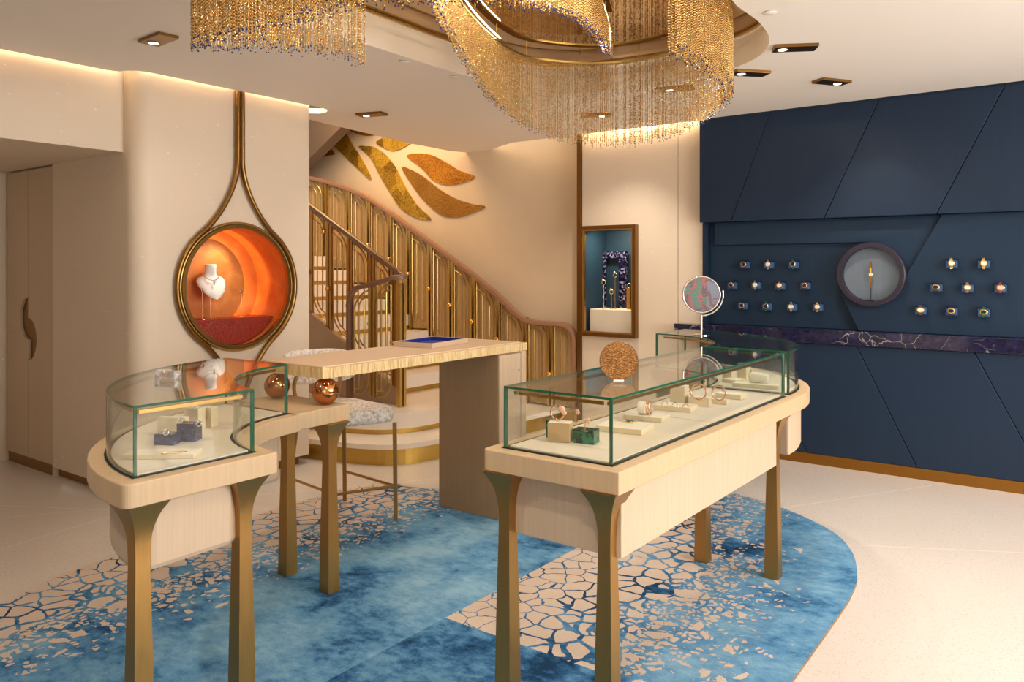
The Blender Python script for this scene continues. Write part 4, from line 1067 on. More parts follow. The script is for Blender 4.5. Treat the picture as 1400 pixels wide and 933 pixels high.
mb = MB(); mb.prism(shrink(c2, .016), ZT-.0009, ZT+.004); build('display_bed', mb, m_traysilk, tr)
# ---- left table: quarter ring
Bo = PZ(170, 663, ZT)
tl = thing('display_table', 'curved quarter-ring jewellery table with glass case on bronze legs, in the left foreground', 'display table', (Bo.x, Bo.y, 0), -TH, 'glass-topped jewellery tables')
# local: x = -u, y = v ; ring centre (0, 1.065)
Lc = 1.065; lo_, li_ = 1.065, .515
ring = [(0, .0)]
ring = arcp(-.03, .03, .03, 0, -80, 5)+[(-lo_*math.sin(R(a)), Lc-lo_*math.cos(R(a))) for a in range(6, 90, 6)]+[(-lo_*math.sin(R(89)), Lc-lo_*math.cos(R(89)))]+[(-li_*math.sin(R(a)), Lc-li_*math.cos(R(a))) for a in [89]+list(range(84, -1, -6))]
mb = MB(); mb.prism(ring, ZB, ZT-.004); build('tabletop', mb, m_oak, tl, bevel=.004)
ap = [(-.05-(0), .11)]+[(-(lo_-.07)*math.sin(R(a)), Lc-(lo_-.07)*math.cos(R(a))) for a in range(8, 90, 6)]+[(-(li_+.10)*math.sin(R(a)), Lc-(li_+.10)*math.cos(R(a))) for a in range(86, 6, -6)]+[(-.075, .42), (-.06, .40)]
mb = MB(); mb.prism(ap, .590, ZB-.0005); build('apron', mb, m_oakside, tl, bevel=.02)
for x, y in ((-.075, .085), (-.075, .455)): leg(tl, x, y)
c3 = [(-(lo_-gi)*math.sin(R(a)), Lc-(lo_-gi)*math.cos(R(a))) for a in np.linspace(3.4, 86.5, 19)]+[(-(li_+gi)*math.sin(R(a)), Lc-(li_+gi)*math.cos(R(a))) for a in np.linspace(86.5, 6, 17)]
glass_case(tl, c3, rails=[[(-(li_+gi+.03)*math.sin(R(a)), Lc-(li_+gi+.03)*math.cos(R(a))) for a in np.linspace(12, 82, 12)], inset_line(c3[-1], c3[0], .03, -.03), [(-(lo_-gi-.03)*math.sin(R(a)), Lc-(lo_-gi-.03)*math.cos(R(a))) for a in np.linspace(8, 82, 14)]])
mb = MB(); mb.prism(shrink(c3, -.006), ZT-.0038, ZT-.001); build('shadow_gap', mb, m_black, tl)
mb = MB(); mb.prism(shrink(c3, .016), ZT-.0009, ZT+.004); build('display_bed', mb, m_traysilk, tl)
# ---- straight side table with the two copper balls
ts = thing('side_table', 'bleached-oak side table on bronze legs carrying two copper balls, joined to the curved case', 'side table', (Bo.x, Bo.y, 0), -TH)
mb = MB(); mb.prism([(-.545, Lc-.035), (-.552, 1.375), (-1.07, 1.375), (-1.07, Lc-.035)], ZB, ZT-.004); build('tabletop', mb, m_oak, ts, bevel=.004)
for p in ((445, 812), (388, 788)):
    q_ = mat_of(ts).inverted()@PZ(p[0], p[1], CZ); leg(ts, q_.x-.01, q_.y+.032)
# balls
for i, (px, py, Yb) in enumerate(((379.0, 526.4, 3.966), (445.0, 534.0, 3.79))):
    c = PY(px, py, Yb); r_ = .0645; mb = MB(); mb.sphere((0, 0, 0), r_, 40, 24)
    single('copper_ball', mb, m_copper, ['polished copper ball under the far corner of the desk end', 'polished copper ball under the near corner of the desk end'][i], 'ball', 'copper balls carrying the desk', loc=(c.x, c.y, ZT-.0035+r_), smooth=80)
# ------------------------------------------------------------------ desk
ZD0, ZD1 = ZT-.0035+.129+.0005, 1.084
D0 = PZ(440.7, 502, ZD1)
dk = thing('desk', 'narrow desk with carved gold edge resting on copper balls and an oak pedestal', 'desk', (D0.x, D0.y, 0), -TH)
LD = 1.655; WD = .49
mb = MB(); mb.box(-WD, 0, 0, LD, ZD0, ZD1-.008); build('edge_frame', mb, m_carve, dk, label='carved gold desk edge')
mb = MB(); mb.box(-WD+.008, -.008, .008, LD-.06, ZD1-.0078, ZD1); build('leather_top', mb, m_leather, dk, bevel=.003)
P_ = mat_of(dk).inverted()@PZ(686, 717, CZ)
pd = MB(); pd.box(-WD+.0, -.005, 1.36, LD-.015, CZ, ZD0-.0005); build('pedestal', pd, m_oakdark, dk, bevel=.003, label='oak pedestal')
mb = MB(); mb.box(-.0049, .004, 1.362, LD-.075, CZ+.02, ZD0-.012); dd = build('door', mb, m_oakside, dk, bevel=.002, label='pale oak pedestal door')
mb = MB(); mb.box(-.0049, .004, LD-.07, LD-.017, CZ+.02, ZD0-.002); build('side_post', mb, m_oakside, dk)
mb = MB(); mb.lathe([(.007, 0), (.007, .004), (.0045, .005)], 14, (.0045, LD-.10, .91), Matrix(((0, 0, 1), (0, 1, 0), (-1, 0, 0)))); build('lock', mb, m_steel, dd)
# tray
tc = [PZ(591, 477, ZD1), PZ(541.6, 473.5, ZD1), PZ(640, 469, ZD1)]
ex = (tc[2]-tc[0]); ey = (tc[1]-tc[0]); rz = math.atan2(ex.y, ex.x)
Lx, Ly = ex.length, ey.length; ty = thing('tray', 'open cream tray lined with royal blue on the desk', 'tray', (tc[0].x, tc[0].y, ZD1+.0005), rz)
mb = MB(); hh, tt = .030, .008
mb.box(0, Lx, 0, Ly, 0, .006)
for a in ((0, Lx, 0, tt), (0, Lx, Ly-tt, Ly), (0, tt, tt, Ly-tt), (Lx-tt, Lx, tt, Ly-tt)): mb.box(*a, .006, hh)
build('rim', mb, m_oakside, ty, bevel=.001)
m_royal = plain('royal_blue_suede', (16, 34, 132), .8)
mb = MB(); mb.box(tt+.0005, Lx-tt-.0005, tt+.0005, Ly-tt-.0005, .0065, .0085); tq = .002
for a in ((tt+.0005, Lx-tt-.0005, tt+.0005, tt+.0025), (tt+.0005, Lx-tt-.0005, Ly-tt-.0025, Ly-tt-.0005), (tt+.0005, tt+.0025, tt+.003, Ly-tt-.003), (Lx-tt-.0025, Lx-tt-.0005, tt+.003, Ly-tt-.003)): mb.box(*a, .0086, hh-.002)
build('lining', mb, m_royal, ty, label='royal blue suede lining')

# ------------------------------------------------------------------ bar stool
fR, fK, fL = Vector((-.712, 4.838)), Vector((-1.103, 5.215)), Vector((-1.438, 5.03)); fF = fR+fL-fK
cen = (fR+fL)/2; fx = (fR-fF+fK-fL).normalized()    # from left to right when seen from the stool front row
so = thing('bar_stool', 'boucle-upholstered stool with curved back pad on slim brass legs behind the desk', 'stool', (cen.x, cen.y, CZ), 0)
def SW(p, z): return Vector((p[0], p[1], z))
def tow(p, k): return p+(cen-p)*k
legs = [(fR, .02), (fF, .02), (fK, .22), (fL, .22)]
tops_ = []
for p, k in legs:
    tp = tow(p, k); tops_.append(tp)
    M = lambda c, s_: [SW((c[0]+a*s_, c[1]+b_*s_), 0) for a, b_ in ((-1, -1), (1, -1), (1, 1), (-1, 1))]
    mb = MB(); r0 = [Vector((v.x, v.y, CZ)) for v in M(p, .0115)]; r1 = [Vector((v.x, v.y, .604)) for v in M(tp, .0115)]
    mb.loft([r0, r1]); build('leg', mb, m_bronze, so, world=True)
def bar(p, q_, z, r_=.009, name='footrest'):
    mb = MB(); mb.tube([SW(p, z), SW(q_, z)], r_, 4); build(name, mb, m_bronze, so, world=True)
zf = .215
lp_ = lambda i, z: legs[i][0].lerp(tops_[i], (z-CZ)/.59)
bar(lp_(0, zf), lp_(1, zf), zf); bar(lp_(0, zf), lp_(2, zf), zf); bar(lp_(1, zf), lp_(3, zf), zf)
# seat
ax = (fR-fF).normalized(); ay = (fK-fR).normalized(); a_len = (fR-fF).length/2+.035; b_len = (fK-fR).length/2+.02
def SE(x, y, z): c = cen+ax*x+ay*y; return Vector((c[0], c[1], z))
rings = []
for z, gsc in ((.606, .90), (.612, .97), (.64, 1.0), (.67, .99), (.69, .955), (.702, .88), (.707, .6), (.7075, .1)):
    rings.append([SE(x*gsc, y*gsc, z) for x, y in rrect(-a_len, a_len, -b_len, b_len, .13, 6)])
mb = MB(); mb.loft(rings); build('seat', mb, m_boucle, so, world=True, smooth=70)
# back pad: curved bolster
pad = []; pz0, pz1 = .80, 1.025
for i in range(17):
    u = i/16*2-1; x = u*(a_len+.03); y = b_len+.015-.10*(u*u)**1.2+.0
    pad.append(SE(x, y, 0))
mb = MB(); rings = []
for i, c in enumerate(pad):
    u = abs(i/16*2-1); k_ = math.sqrt(max(.03, 1-u**5)); t_ = (pad[min(i+1, 16)]-pad[max(i-1, 0)]).normalized(); nn_ = Vector((-t_.y, t_.x, 0))
    zc = (pz0+pz1)/2; hz_ = (pz1-pz0)/2*k_
    rings.append([c+nn_*(.032*k_*math.copysign(abs(math.cos(R(a)))**.6, math.cos(R(a))))+Vector((0, 0, zc+hz_*math.copysign(abs(math.sin(R(a)))**.6, math.sin(R(a))))) for a in range(0, 360, 24)])
mb.loft(rings); build('back_pad', mb, m_boucle, so, world=True, smooth=70)
for sg in (-1, 1):
    pts = cat_rom([tuple(SE(sg*(a_len*.55), b_len-.035, .604)), tuple(SE(sg*(a_len*.57), b_len-.022, .70)), tuple(SE(sg*(a_len*.66), b_len-.035, .79)), tuple(SE(sg*(a_len*.60), b_len-.045, .87)), tuple(SE(sg*(a_len*.52), b_len-.035, .93))], 5)
    mb = MB(); mb.tube(pts, .0125, 8); build('back_support', mb, m_bronze, so, world=True, smooth=60)

# ------------------------------------------------------------------ things on and in the cases
zi0 = ZT+.0045
dp_ = PZ(846, 520.5, ZG); gd = thing('gold_disc_sculpture', 'hammered gold disc ornament standing on the long glass case', 'ornament', (dp_.x, dp_.y, ZG+.0005), R(-8))
mb = MB(); mb.lathe([(.0715, -.006), (.0735, -.003), (.0735, .003), (.0715, .006)], 48, (0, 0, .0745), Matrix(((1, 0, 0), (0, 0, 1), (0, 1, 0))).transposed()); build('disc', mb, m_hammer, gd, smooth=40)
mb = MB(); mb.box(-.02, .02, -.012, .012, 0, .004); build('foot', mb, m_steel, gd)
# round vanity mirror on the ring case
mp = PZ(959, 458.5, ZG); vm = thing('vanity_mirror', 'round table mirror on a slim silver stand at the far end of the glass cases', 'mirror', (mp.x, mp.y, ZG+.0005), R(-12))
Rm = .115; zc = (458.5-403)*mp.y/F
mb = MB(); mb.lathe([(.055, 0), (.055, .004), (.03, .008), (.008, .012)], 24); build('base', mb, m_steel, vm, smooth=40)
mb = MB(); mb.tube([(0, 0, .01), (0, 0, zc-Rm-.02)], .006, 10); mb.torus((0, 0, zc), Rm+.02, .005, 32, 8, Matrix(((1, 0, 0), (0, 0, 1), (0, 1, 0))), -92, 12); build('stand', mb, m_steel, vm, smooth=60)
mb = MB(); mb.torus((0, 0, zc), Rm, .006, 48, 8, Matrix(((1, 0, 0), (0, 0, 1), (0, 1, 0)))); build('rim', mb, m_steel, vm, smooth=60)
def m_paint_():  # red, green and grey reflections painted into the disc colour
    t = NT('painted_mirror_reflections'); v = t.coord(); wv = t.vadd(v, t.noise(v, 9, 4, out=1), .22); f = t.noise(wv, 9, 4, .6)
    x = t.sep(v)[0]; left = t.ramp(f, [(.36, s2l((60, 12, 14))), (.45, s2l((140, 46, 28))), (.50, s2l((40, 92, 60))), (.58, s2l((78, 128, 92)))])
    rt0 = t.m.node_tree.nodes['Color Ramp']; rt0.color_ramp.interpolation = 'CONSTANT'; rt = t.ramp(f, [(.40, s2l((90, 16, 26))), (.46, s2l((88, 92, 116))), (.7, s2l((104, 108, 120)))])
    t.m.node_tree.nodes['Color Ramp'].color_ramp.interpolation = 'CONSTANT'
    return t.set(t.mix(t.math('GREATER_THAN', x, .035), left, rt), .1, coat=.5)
mb = MB(); mb.lathe([(Rm-.004, -.003), (Rm-.004, .003)], 48, (0, 0, zc), Matrix(((1, 0, 0), (0, 0, 1), (0, 1, 0))).transposed()); build('mirror_disc', mb, m_paint_(), vm, label='mirror disc with painted red and green reflections')
# faceted crystal block on the left case
cpn = PZ(230, 517.5, ZG); cr = thing('crystal_box', 'faceted clear crystal bottle lying on the curved glass case', 'crystal', (cpn.x, cpn.y, ZG+.0005), -TH+.35)
def m_crystal_():
    t = NT('cut_crystal'); t.set((1, 1, 1), .02); t.b.inputs['Transmission Weight'].default_value = .8; t.b.inputs['IOR'].default_value = 1.6; return t.m
m_crystal = m_crystal_()
mb = MB(); hx, hy, hz_ = .046, .02, .032
for i in range(4):
    x0 = -hx+i*hx/2; x1 = x0+hx/2; xm = (x0+x1)/2
    for y_, s_ in ((-hy, -1), (hy, 1)):
        c = (xm, y_+s_*.006, hz_/2)
        mb.add([(x0, y_, 0), (x1, y_, 0), (x1, y_, hz_), (x0, y_, hz_), c], [(0, 1, 4), (1, 2, 4), (2, 3, 4), (3, 0, 4)])
    mb.add([(x0, -hy, hz_), (x1, -hy, hz_), (x1, hy, hz_), (x0, hy, hz_)], [(0, 1, 2, 3)]); mb.add([(x0, -hy, 0), (x1, -hy, 0), (x1, hy, 0), (x0, hy, 0)], [(3, 2, 1, 0)])
for x_, s_ in ((-hx, -1), (hx, 1)): mb.add([(x_, -hy, 0), (x_, hy, 0), (x_, hy, hz_), (x_, -hy, hz_), (x_+s_*.008, 0, hz_/2)], [(0, 1, 4), (1, 2, 4), (2, 3, 4), (3, 0, 4)])
build('body', mb, m_crystal, cr)
mb = MB(); mb.box(-hx*.5, hx*.5, -hy*.4, hy*.4, hz_*.25, hz_*.7); build('core', mb, m_rosegold, cr, label='amber core')

def blockat(name, lab, cat, px, py, w_, d_, h_, m, yaw=0, grp='display blocks in the glass cases', z=None, mtop=None):
    z = zi0 if z is None else z; c = PZ(px, py, z); mb = MB()
    if mtop: 
        mb.prism([(-w_/2, -d_/2), (w_/2, -d_/2), (w_/2, d_/2), (-w_/2, d_/2)], 0, h_, top=1, side=0)
        o = build(name, mb, [m, mtop], None, bevel=.0015)
    else: mb.box(-w_/2, w_/2, -d_/2, d_/2, 0, h_); o = build(name, mb, m, None, bevel=.0015)
    o.location = c; o.rotation_euler = (0, 0, -TH+R(yaw)); return props(o, lab, cat, grp)
def ringj(name, lab, cat, px, py, z, r_, t_, m, yaw=0, tilt=0, a0=0, a1=360, grp=None, stone=None):
    c = PZ(px, py, z); o = thing(name, lab, cat, (c.x, c.y, z+.0003), -TH+R(yaw), grp)
    Mx = Matrix.Rotation(R(90-tilt), 3, 'X')
    mb = MB(); mb.torus((0, 0, (r_+t_)*math.cos(R(tilt)) if a0 == 0 and a1 == 360 else .0), r_, t_, 32, 8, Mx, a0, a1); build('band', mb, m, o, smooth=60)
    if stone:
        for (dx, dz, rr, ms) in stone:
            mb = MB(); mb.sphere((dx, -.005, r_+dz), rr, 12, 8, 1.2, .6, 1); build('stone', mb, ms, o, smooth=60)
    return o
CS, CT_ = m_creamside, m_cream
# right case, from the near end to the far end
blockat('display_block', 'brown-fronted cream block at the near end of the long case, bangle on top', 'display block', 766, 603, .085, .055, .072, m_goldw if False else plain('tan_leather_block', (186, 156, 112), .5), 20, mtop=CT_)
blockat('display_block', 'tall thin malachite slab behind the brown-fronted block', 'display block', 752, 597, .02, .05, .066, m_mala, 20)
blockat('display_block', 'dark green malachite block at the near end of the long case', 'display block', 801, 605, .085, .06, .050, m_mala, 10)
ringj('bangle', 'rose gold bangle with a blush flower on the brown-fronted block', 'bangle', 762, 575.5, zi0+.0722, .027, .004, m_rosegold, 8, 0, grp='bangles in the glass cases', stone=[(.020, .018, .013, m_blossom), (.03, .006, .009, m_blossom)])
def earring(lab, px, py, z, hh):
    c = PZ(px, py, z); o = thing('flower_earring', lab, 'earring', (c.x, c.y, z+.0003), -TH, 'flower earrings on wire stands')
    mb = MB(); mb.box(-.012, .012, -.006, .006, 0, .0015); mb.tube([(0, 0, .001), (0, 0, hh)], .0012, 6); mb.tube([(0, 0, hh), (.012, 0, hh)], .0012, 6); build('wire_stand', mb, m_rosegold, o)
    for i in range(5):
        a = R(72*i); mb = MB(); mb.sphere((.014+.006*math.cos(a), -.003, hh-.004+.006*math.sin(a)), .0055, 10, 6, 1, .5, 1); build('petal', mb, m_blossom, o, smooth=60)
earring('blush flower earring on a wire stand behind the brown-fronted block', 786, 577, zi0+.03, .045)
earring('blush flower earring on a wire stand above the malachite block', 800, 590, zi0+.0505, .042)
def plinth(lab, px, py, w_, d_, h_, yaw): return blockat('display_plinth', lab, 'display plinth', px, py, w_, d_, h_, CS, yaw, 'low cream plinths in the glass cases', mtop=CT_)
plinth('low cream plinth nearest the near end, carrying a gold pendant', 855, 588, .19, .15, .022, 8)
pn = PZ(862, 578, zi0+.0225); pe = thing('pendant', 'gold pendant with an oval green stone lying on the nearest low plinth', 'pendant', (pn.x, pn.y, zi0+.0226), -.3)
mb = MB(); mb.sphere((0, 0, .005), .011, 16, 8, 1.5, .8, .42); build('stone', mb, m_mala, pe, smooth=60)
mb = MB(); mb.torus((0, 0, .004), .014, .0018, 24, 6, Matrix.Diagonal((1.35, .85, 1)).to_3x3()); mb.tube(cat_rom([(-.019, 0, .003), (-.05, .012, .003), (-.075, .008, .003), (-.09, .014, .003)], 4), .0012, 6); build('chain', mb, m_goldw, pe, smooth=60)
plinth('low cream plinth with a rose gold cuff on a cream roller', 884, 573, .17, .11, .020, 8)
cf = PZ(882, 567, zi0+.0205); cu = thing('cuff_bracelet', 'rose gold cuff with blush stones around a cream roller on the second low plinth', 'bracelet', (cf.x, cf.y, zi0+.0206), -TH+.2)
Mr = Matrix(((0, 0, 1), (1, 0, 0), (0, 1, 0)))
mb = MB(); mb.lathe([(.026, -.028), (.027, -.026), (.027, .0), (.026, .002)], 28, (0, 0, .0275), Mr); build('roller', mb, m_cream, cu, smooth=40)
mb = MB(); mb.torus((.012, 0, .0305), .027, .0035, 32, 8, Mr); mb.torus((.022, 0, .0305), .027, .0035, 32, 8, Mr); build('band', mb, m_rosegold, cu, smooth=60)
plinth('low cream plinth carrying three slim ring arches', 924, 560, .17, .11, .022, 8)
for i, (px, py) in enumerate(((909, 556), (923, 558.5), (937.5, 560.5))):
    ringj('slim_ring', ['left','middle','right'][i]+' slim ring arch of three on the low cream plinth', 'ring', px, py, zi0+.0225, .016, .0016, m_rosegold if i != 1 else m_steel, 0, 0, 0, 180, 'slim ring arches on the low plinth').children[0].data.transform(Matrix.Scale(1.5, 4, (0, 0, 1)))
blockat('display_block', 'tall cream block behind the ring arches in the long case', 'display block', 929, 551, .075, .05, .085, CS, 0, mtop=CT_)
blockat('display_block', 'mid-height cream block under the leaning pair of bangles', 'display block', 957, 554, .10, .055, .04, CS, 10, mtop=CT_)
ringj('bangle', 'silver and rose gold bangle leaning on the mid-height cream block', 'bangle', 955, 548, zi0+.0405, .036, .0045, m_rosegold, 10, 8, grp='bangles in the glass cases')
blockat('display_block', 'small low cream block in front of the far bangle', 'display block', 984, 552, .08, .04, .022, CS, 5, mtop=CT_)
ringj('bangle', 'rose gold spiral bangle standing on the small low block', 'bangle', 983, 549, zi0+.0225, .034, .0042, m_rosegold, -5, 6, grp='bangles in the glass cases', stone=[(.024, .02, .008, m_steel)])
plinth('low cream plinth at the far right end of the long case', 1000, 544, .13, .09, .024, 0)
plinth('low cream plinth at the left inside the curved case', 1003, 523, .09, .10, .020, -10)
blockat('display_block', 'left upright cream block inside the curved far case', 'display block', 997, 520, .06, .05, .085, CS, -10, mtop=CT_)
blockat('display_block', 'right upright cream block inside the curved far case', 'display block', 1017, 519, .06, .05, .095, CS, -10, mtop=CT_)
plinth('wedge-ended cream plinth with a white roller in the curved far case', 1034, 530, .24, .08, .022, 8)
cf = PZ(1030, 523, zi0+.0225); cu = thing('cuff_bracelet', 'gold cuff around a white roller on the wedge-ended plinth', 'bracelet', (cf.x, cf.y, zi0+.0226), -TH+.1)
mb = MB(); mb.lathe([(.028, -.02), (.029, -.018), (.029, .028), (.020, .08)], 28, (0, 0, .0295), Mr); build('roller', mb, m_cream, cu, smooth=40)
mb = MB(); mb.torus((-.014, 0, .033), .029, .0035, 32, 8, Mr); build('band', mb, m_goldw, cu, smooth=60)
# left case
blockat('display_block', 'dark lapis block at the front left inside the curved left case', 'display block', 229, 607, .075, .055, .040, m_lapis, 30)
blockat('display_block', 'taller dark lapis block at the right inside the curved left case', 'display block', 259, 602, .072, .055, .066, m_lapis, 30)
blockat('display_block', 'square cream-gold block behind the front lapis block', 'display block', 237, 594, .115, .03, .068, CS, 30, mtop=CT_)
blockat('display_block', 'tall cream block at the back of the curved left case', 'display block', 266, 586, .07, .045, .085, CS, 20, mtop=CT_)
blockat('display_block', 'tall cream block nearest the right pane of the left case', 'display block', 286, 583, .055, .045, .080, CS, 20, mtop=CT_)
plinth('flat cream plinth with a slim bracelet in front of the lapis blocks', 222, 624, .24, .09, .016, 40)
def sring(lab, px, py, z): return ringj('silver_ring', lab, 'ring', px, py, z, .009, .0028, m_steel, 30, 10, grp='silver rings in the left case', stone=[(0, .012, .005, m_crystal)])
sring('silver ring on the front lapis block', 227, 596, zi0+.0405)
sring('silver ring on the square cream-gold block', 246, 580, zi0+.0685)
sring('silver ring on the tall cream block at the back', 266, 561, zi0+.0855)
sring('silver ring on the taller lapis block', 272, 584, zi0+.0665)
bp = PZ(238, 620, zi0+.0165); mb = MB(); mb.torus((0, 0, .002), .028, .0014, 36, 6, Matrix.Diagonal((1.4, .5, 1)).to_3x3())
single('slim_bracelet', mb, m_goldw, 'slim gold bracelet lying on the flat cream plinth in the left case', 'bracelet', loc=(bp.x, bp.y, zi0+.0166), rz=.4, smooth=60)

# niche contents
def NLc(x, y, z): return mat_of(nc_o)@Vector((x, y, z))
zs = sh+.001
def niche_at(px, py, depth):       # point on plane b = -5.06-depth
    r = (px-CX)/F; Y = (-5.06-depth)/(CT*r-ST); return Vector((r*Y, Y, H-(py-HY)*Y/F))
bp = niche_at(288, 440, .20); bb = thing('necklace_bust', 'white necklace bust tilted forward on a thin stem in the orange niche', 'display bust', (bp.x, bp.y, NCZ+zs), R(42))
top = niche_at(286, 388, .20).z-(NCZ+zs)
mb = MB(); mb.lathe([(.045, 0), (.030, .003), (.004, .004), (.004, top-.02)], 16, (.0, .0, 0)); build('stem', mb, m_rosegold, bb, smooth=50)
mb = MB(); rings = []
for z, wx, wy, oy in ((-.115, .006, .01, -.105), (-.10, .04, .018, -.095), (-.06, .078, .028, -.062), (-.02, .10, .036, -.026), (.02, .108, .036, .0), (.045, .09, .034, .010), (.06, .052, .034, .012), (.075, .042, .036, .008), (.115, .040, .036, .004), (.135, .043, .038, .0), (.142, .038, .034, 0)):
    rings.append([Vector((wx*math.cos(2*math.pi*i/24), oy+wy*math.sin(2*math.pi*i/24), z+top+.0)) for i in range(24)])
mb.loft(rings); build('bust', mb, m_white, bb, smooth=60)
mb = MB(); pts = [Vector((.052*math.cos(R(a)), -.005+.046*math.sin(R(a)), top+.055-.03*max(0, -math.sin(R(a)))**1.5)) for a in range(0, 360, 12)]
mb.tube(pts, .003, 6, closed=True); mb.sphere((0, -.064, top+.012), .008, 10, 8); mb.sphere((0, -.070, top-.005), .005, 10, 8)
nk = single('necklace', mb, m_steel, 'diamond necklace with a small pendant around the white bust', 'necklace', loc=bb.location, rz=bb.rotation_euler[2], smooth=60)
for px, py, dpx, lab1, lab2 in ((277, 397, .12, 'thin stand carrying a hooped earring below the bust', 'diamond hoop earring on the stand below the bust'), (329.5, 399, .17, 'thin stand at the right of the orange niche', 'small flower ring on the right stand of the orange niche')):
    p = niche_at(px, 440, dpx); hh = niche_at(px, py, dpx).z-(NCZ+zs)
    st = thing('jewellery_stand', lab1, 'stand', (p.x, p.y, NCZ+zs), -TH, 'thin stands in the orange niche')
    mb = MB(); mb.lathe([(.036, 0), (.036, .003), (.003, .004), (.003, hh-.012)], 16); build('stem', mb, m_rosegold, st, smooth=50)
    jw = thing('jewel', lab2, 'jewel', (p.x, p.y, NCZ+zs+hh-.0115), -TH)
    mb = MB(); mb.torus((0, 0, .012), .011, .003, 16, 6, Matrix(((0, 0, 1), (1, 0, 0), (0, 1, 0)))); mb.sphere((.006, 0, .012), .008, 12, 8); build('setting', mb, m_steel, jw, smooth=60)
    mb = MB(); mb.sphere((.013, 0, .012), .004, 10, 6); build('stone', mb, m_darkdial, jw, smooth=60)

# ------------------------------------------------------------------ ceiling fittings
def spotplate(px, py, ang, lens_x, lab, power=9, aim=None, w_=.24, d_=.115):
    c = PZ(px, py, ZC-.012); o = thing('ceiling_spotlight', lab, 'ceiling light', (c.x, c.y, ZC-.0005), R(ang), 'brass ceiling spotlights')
    mb = MB(); mb.box(-w_/2, w_/2, -d_/2, d_/2, -.018, 0); build('plate', mb, m_frame, o, bevel=.002)
    mb = MB(); mb.lathe([(.034, -.0185), (.036, -.021), (.030, -.021), (.026, -.0185)], 24, (lens_x, 0, 0)); build('bezel', mb, m_brass, o, smooth=40)
    mb = MB(); mb.lathe([(.0255, -.0186), (.0255, -.0195)], 24, (lens_x, 0, 0)); build('lens', mb, m_lens, o)
    l = bpy.data.lights.new('spot_beam', 'SPOT'); l.energy = power; l.color = SOFT; l.spot_size = R(82); l.spot_blend = .9; l.shadow_soft_size = .03
    lo = bpy.data.objects.new('spot_beam', l); COL.objects.link(lo); wp = mat_of(o)@Vector((lens_x, 0, -.03)); lo.location = wp
    tgt = Vector(aim) if aim else wp+Vector((0, 0, -1)); lo.rotation_euler = (tgt-wp).to_track_quat('-Z', 'Y').to_euler()
    return o
spotplate(216.5, 54.5, -40, -.06, 'brass ceiling spotlight plate at upper left, beside the bead curtain', 6, RW(-5.06, 3.3, 1.0))
spotplate(508, 157, -20, -.05, 'brass ceiling spotlight plate above the gold leaf mosaics', 30, (-.9, 5.6, .4))
spotplate(925.5, 121.5, -22, -.05, 'brass ceiling spotlight plate seen through the bead curtain, right of the two', 30, (1.2, 4.2, .7))
spotplate(815, 158, 0, .05, 'brass ceiling spotlight plate seen through the bead curtain, left of the two', 30, RW(-3.6, 6.5, 1.0))
spotplate(1087, 66, -8, -.07, 'longest brass ceiling spotlight plate right of the chandelier', 22, (2.3, 3.9, 0))
spotplate(1137, 112.5, 20, .05, 'rightmost brass ceiling spotlight plate, nearest the blue wall', 22, RW(-1.3, 6.5, 1.0))
spotplate(1025, 100.5, 12, -.06, 'brass ceiling spotlight plate touching the right edge of the chandelier', 26, (1.0, 3.6, .9))
for px, py, lab in ((552, 84.5, 'left one of two small white ceiling discs below the raised ceiling edge'), (620.5, 105.5, 'right one of two small white ceiling discs below the raised ceiling edge'), (1053, 17.5, 'small white ceiling disc at the top right beside the chandelier')):
    c = PZ(px, py, ZC-.004); mb = MB(); mb.lathe([(.028, 0), (.034, -.004), (.022, -.010), (.01, -.011)], 24)
    single('ceiling_downlight', mb, m_white, lab, 'ceiling light', 'small white ceiling discs', loc=(c.x, c.y, ZC-.0003), smooth=50)
for nm, p, tgt, pw in (('far_spot', (2.9, 4.0, 2.78), (2.6, 4.6, 0), 18), ('near_spot', (2.2, 1.6, 2.78), (2.3, 2.9, 0), 4), ('mid_spot', (-2.3, 2.2, 2.78), (-1.3, 2.9, .9), 26), ('front_spot', (.1, 1.3, 2.75), (.4, 2.9, .5), 30), ('wall_spot', (3.9, 3.2, 2.78), RW(.2, 6.5, 1.3), 20)):  # extra spots added out of view, without fittings
    l = bpy.data.lights.new(nm, 'SPOT'); l.energy = pw; l.color = SOFT; l.spot_size = R(85); l.spot_blend = .9; l.shadow_soft_size = .05
    lo = bpy.data.objects.new(nm, l); COL.objects.link(lo); lo.location = p; lo.rotation_euler = (Vector(tgt)-Vector(p)).to_track_quat('-Z', 'Y').to_euler()

# ------------------------------------------------------------------ chandelier: winding curtains of gold chains tipped with blue beads
ch = thing('chandelier', 'winding chandelier of gold bead-chain curtains tipped with blue beads under the mirrored ceiling', 'chandelier', (0, 3.9, 3.04))
ZR = 2.97
def curve3(lst):
    P = [((px-CX)/F*Y, Y, H-(py-HY)*Y/F) for px, Y, py in lst]; return cat_rom(P, 12)
c_left = curve3([(496, 3.62, 88), (470, 3.62, 80), (430, 3.55, 74), (390, 3.42, 68), (350, 3.26, 66), (308, 3.08, 67), (278, 2.95, 66), (271, 2.82, 62), (284, 2.70, 57), (330, 2.62, 48), (400, 2.58, 30), (450, 2.56, 18), (500, 2.58, 8), (600, 2.65, 5), (690, 2.82, 8), (745, 3.05, 15), (785, 3.4, 24), (815, 4.1, 48), (832, 4.78, 76)])
c_loop = curve3([(545, 2.95, -40), (575, 3.2, -12), (590, 3.5, 2), (602, 3.8, 28), (622, 4.18, 62), (642, 4.5, 97), (668, 4.86, 132), (690, 5.12, 155), (720, 5.36, 176), (775, 5.50, 193), (830, 5.52, 200), (880, 5.40, 196), (920, 5.20, 186), (960, 4.95, 168), (988, 4.68, 148), (997, 4.42, 128), (985, 4.05, 106), (950, 3.75, 86), (920, 3.55, 70)])
rng = np.random.default_rng(3)
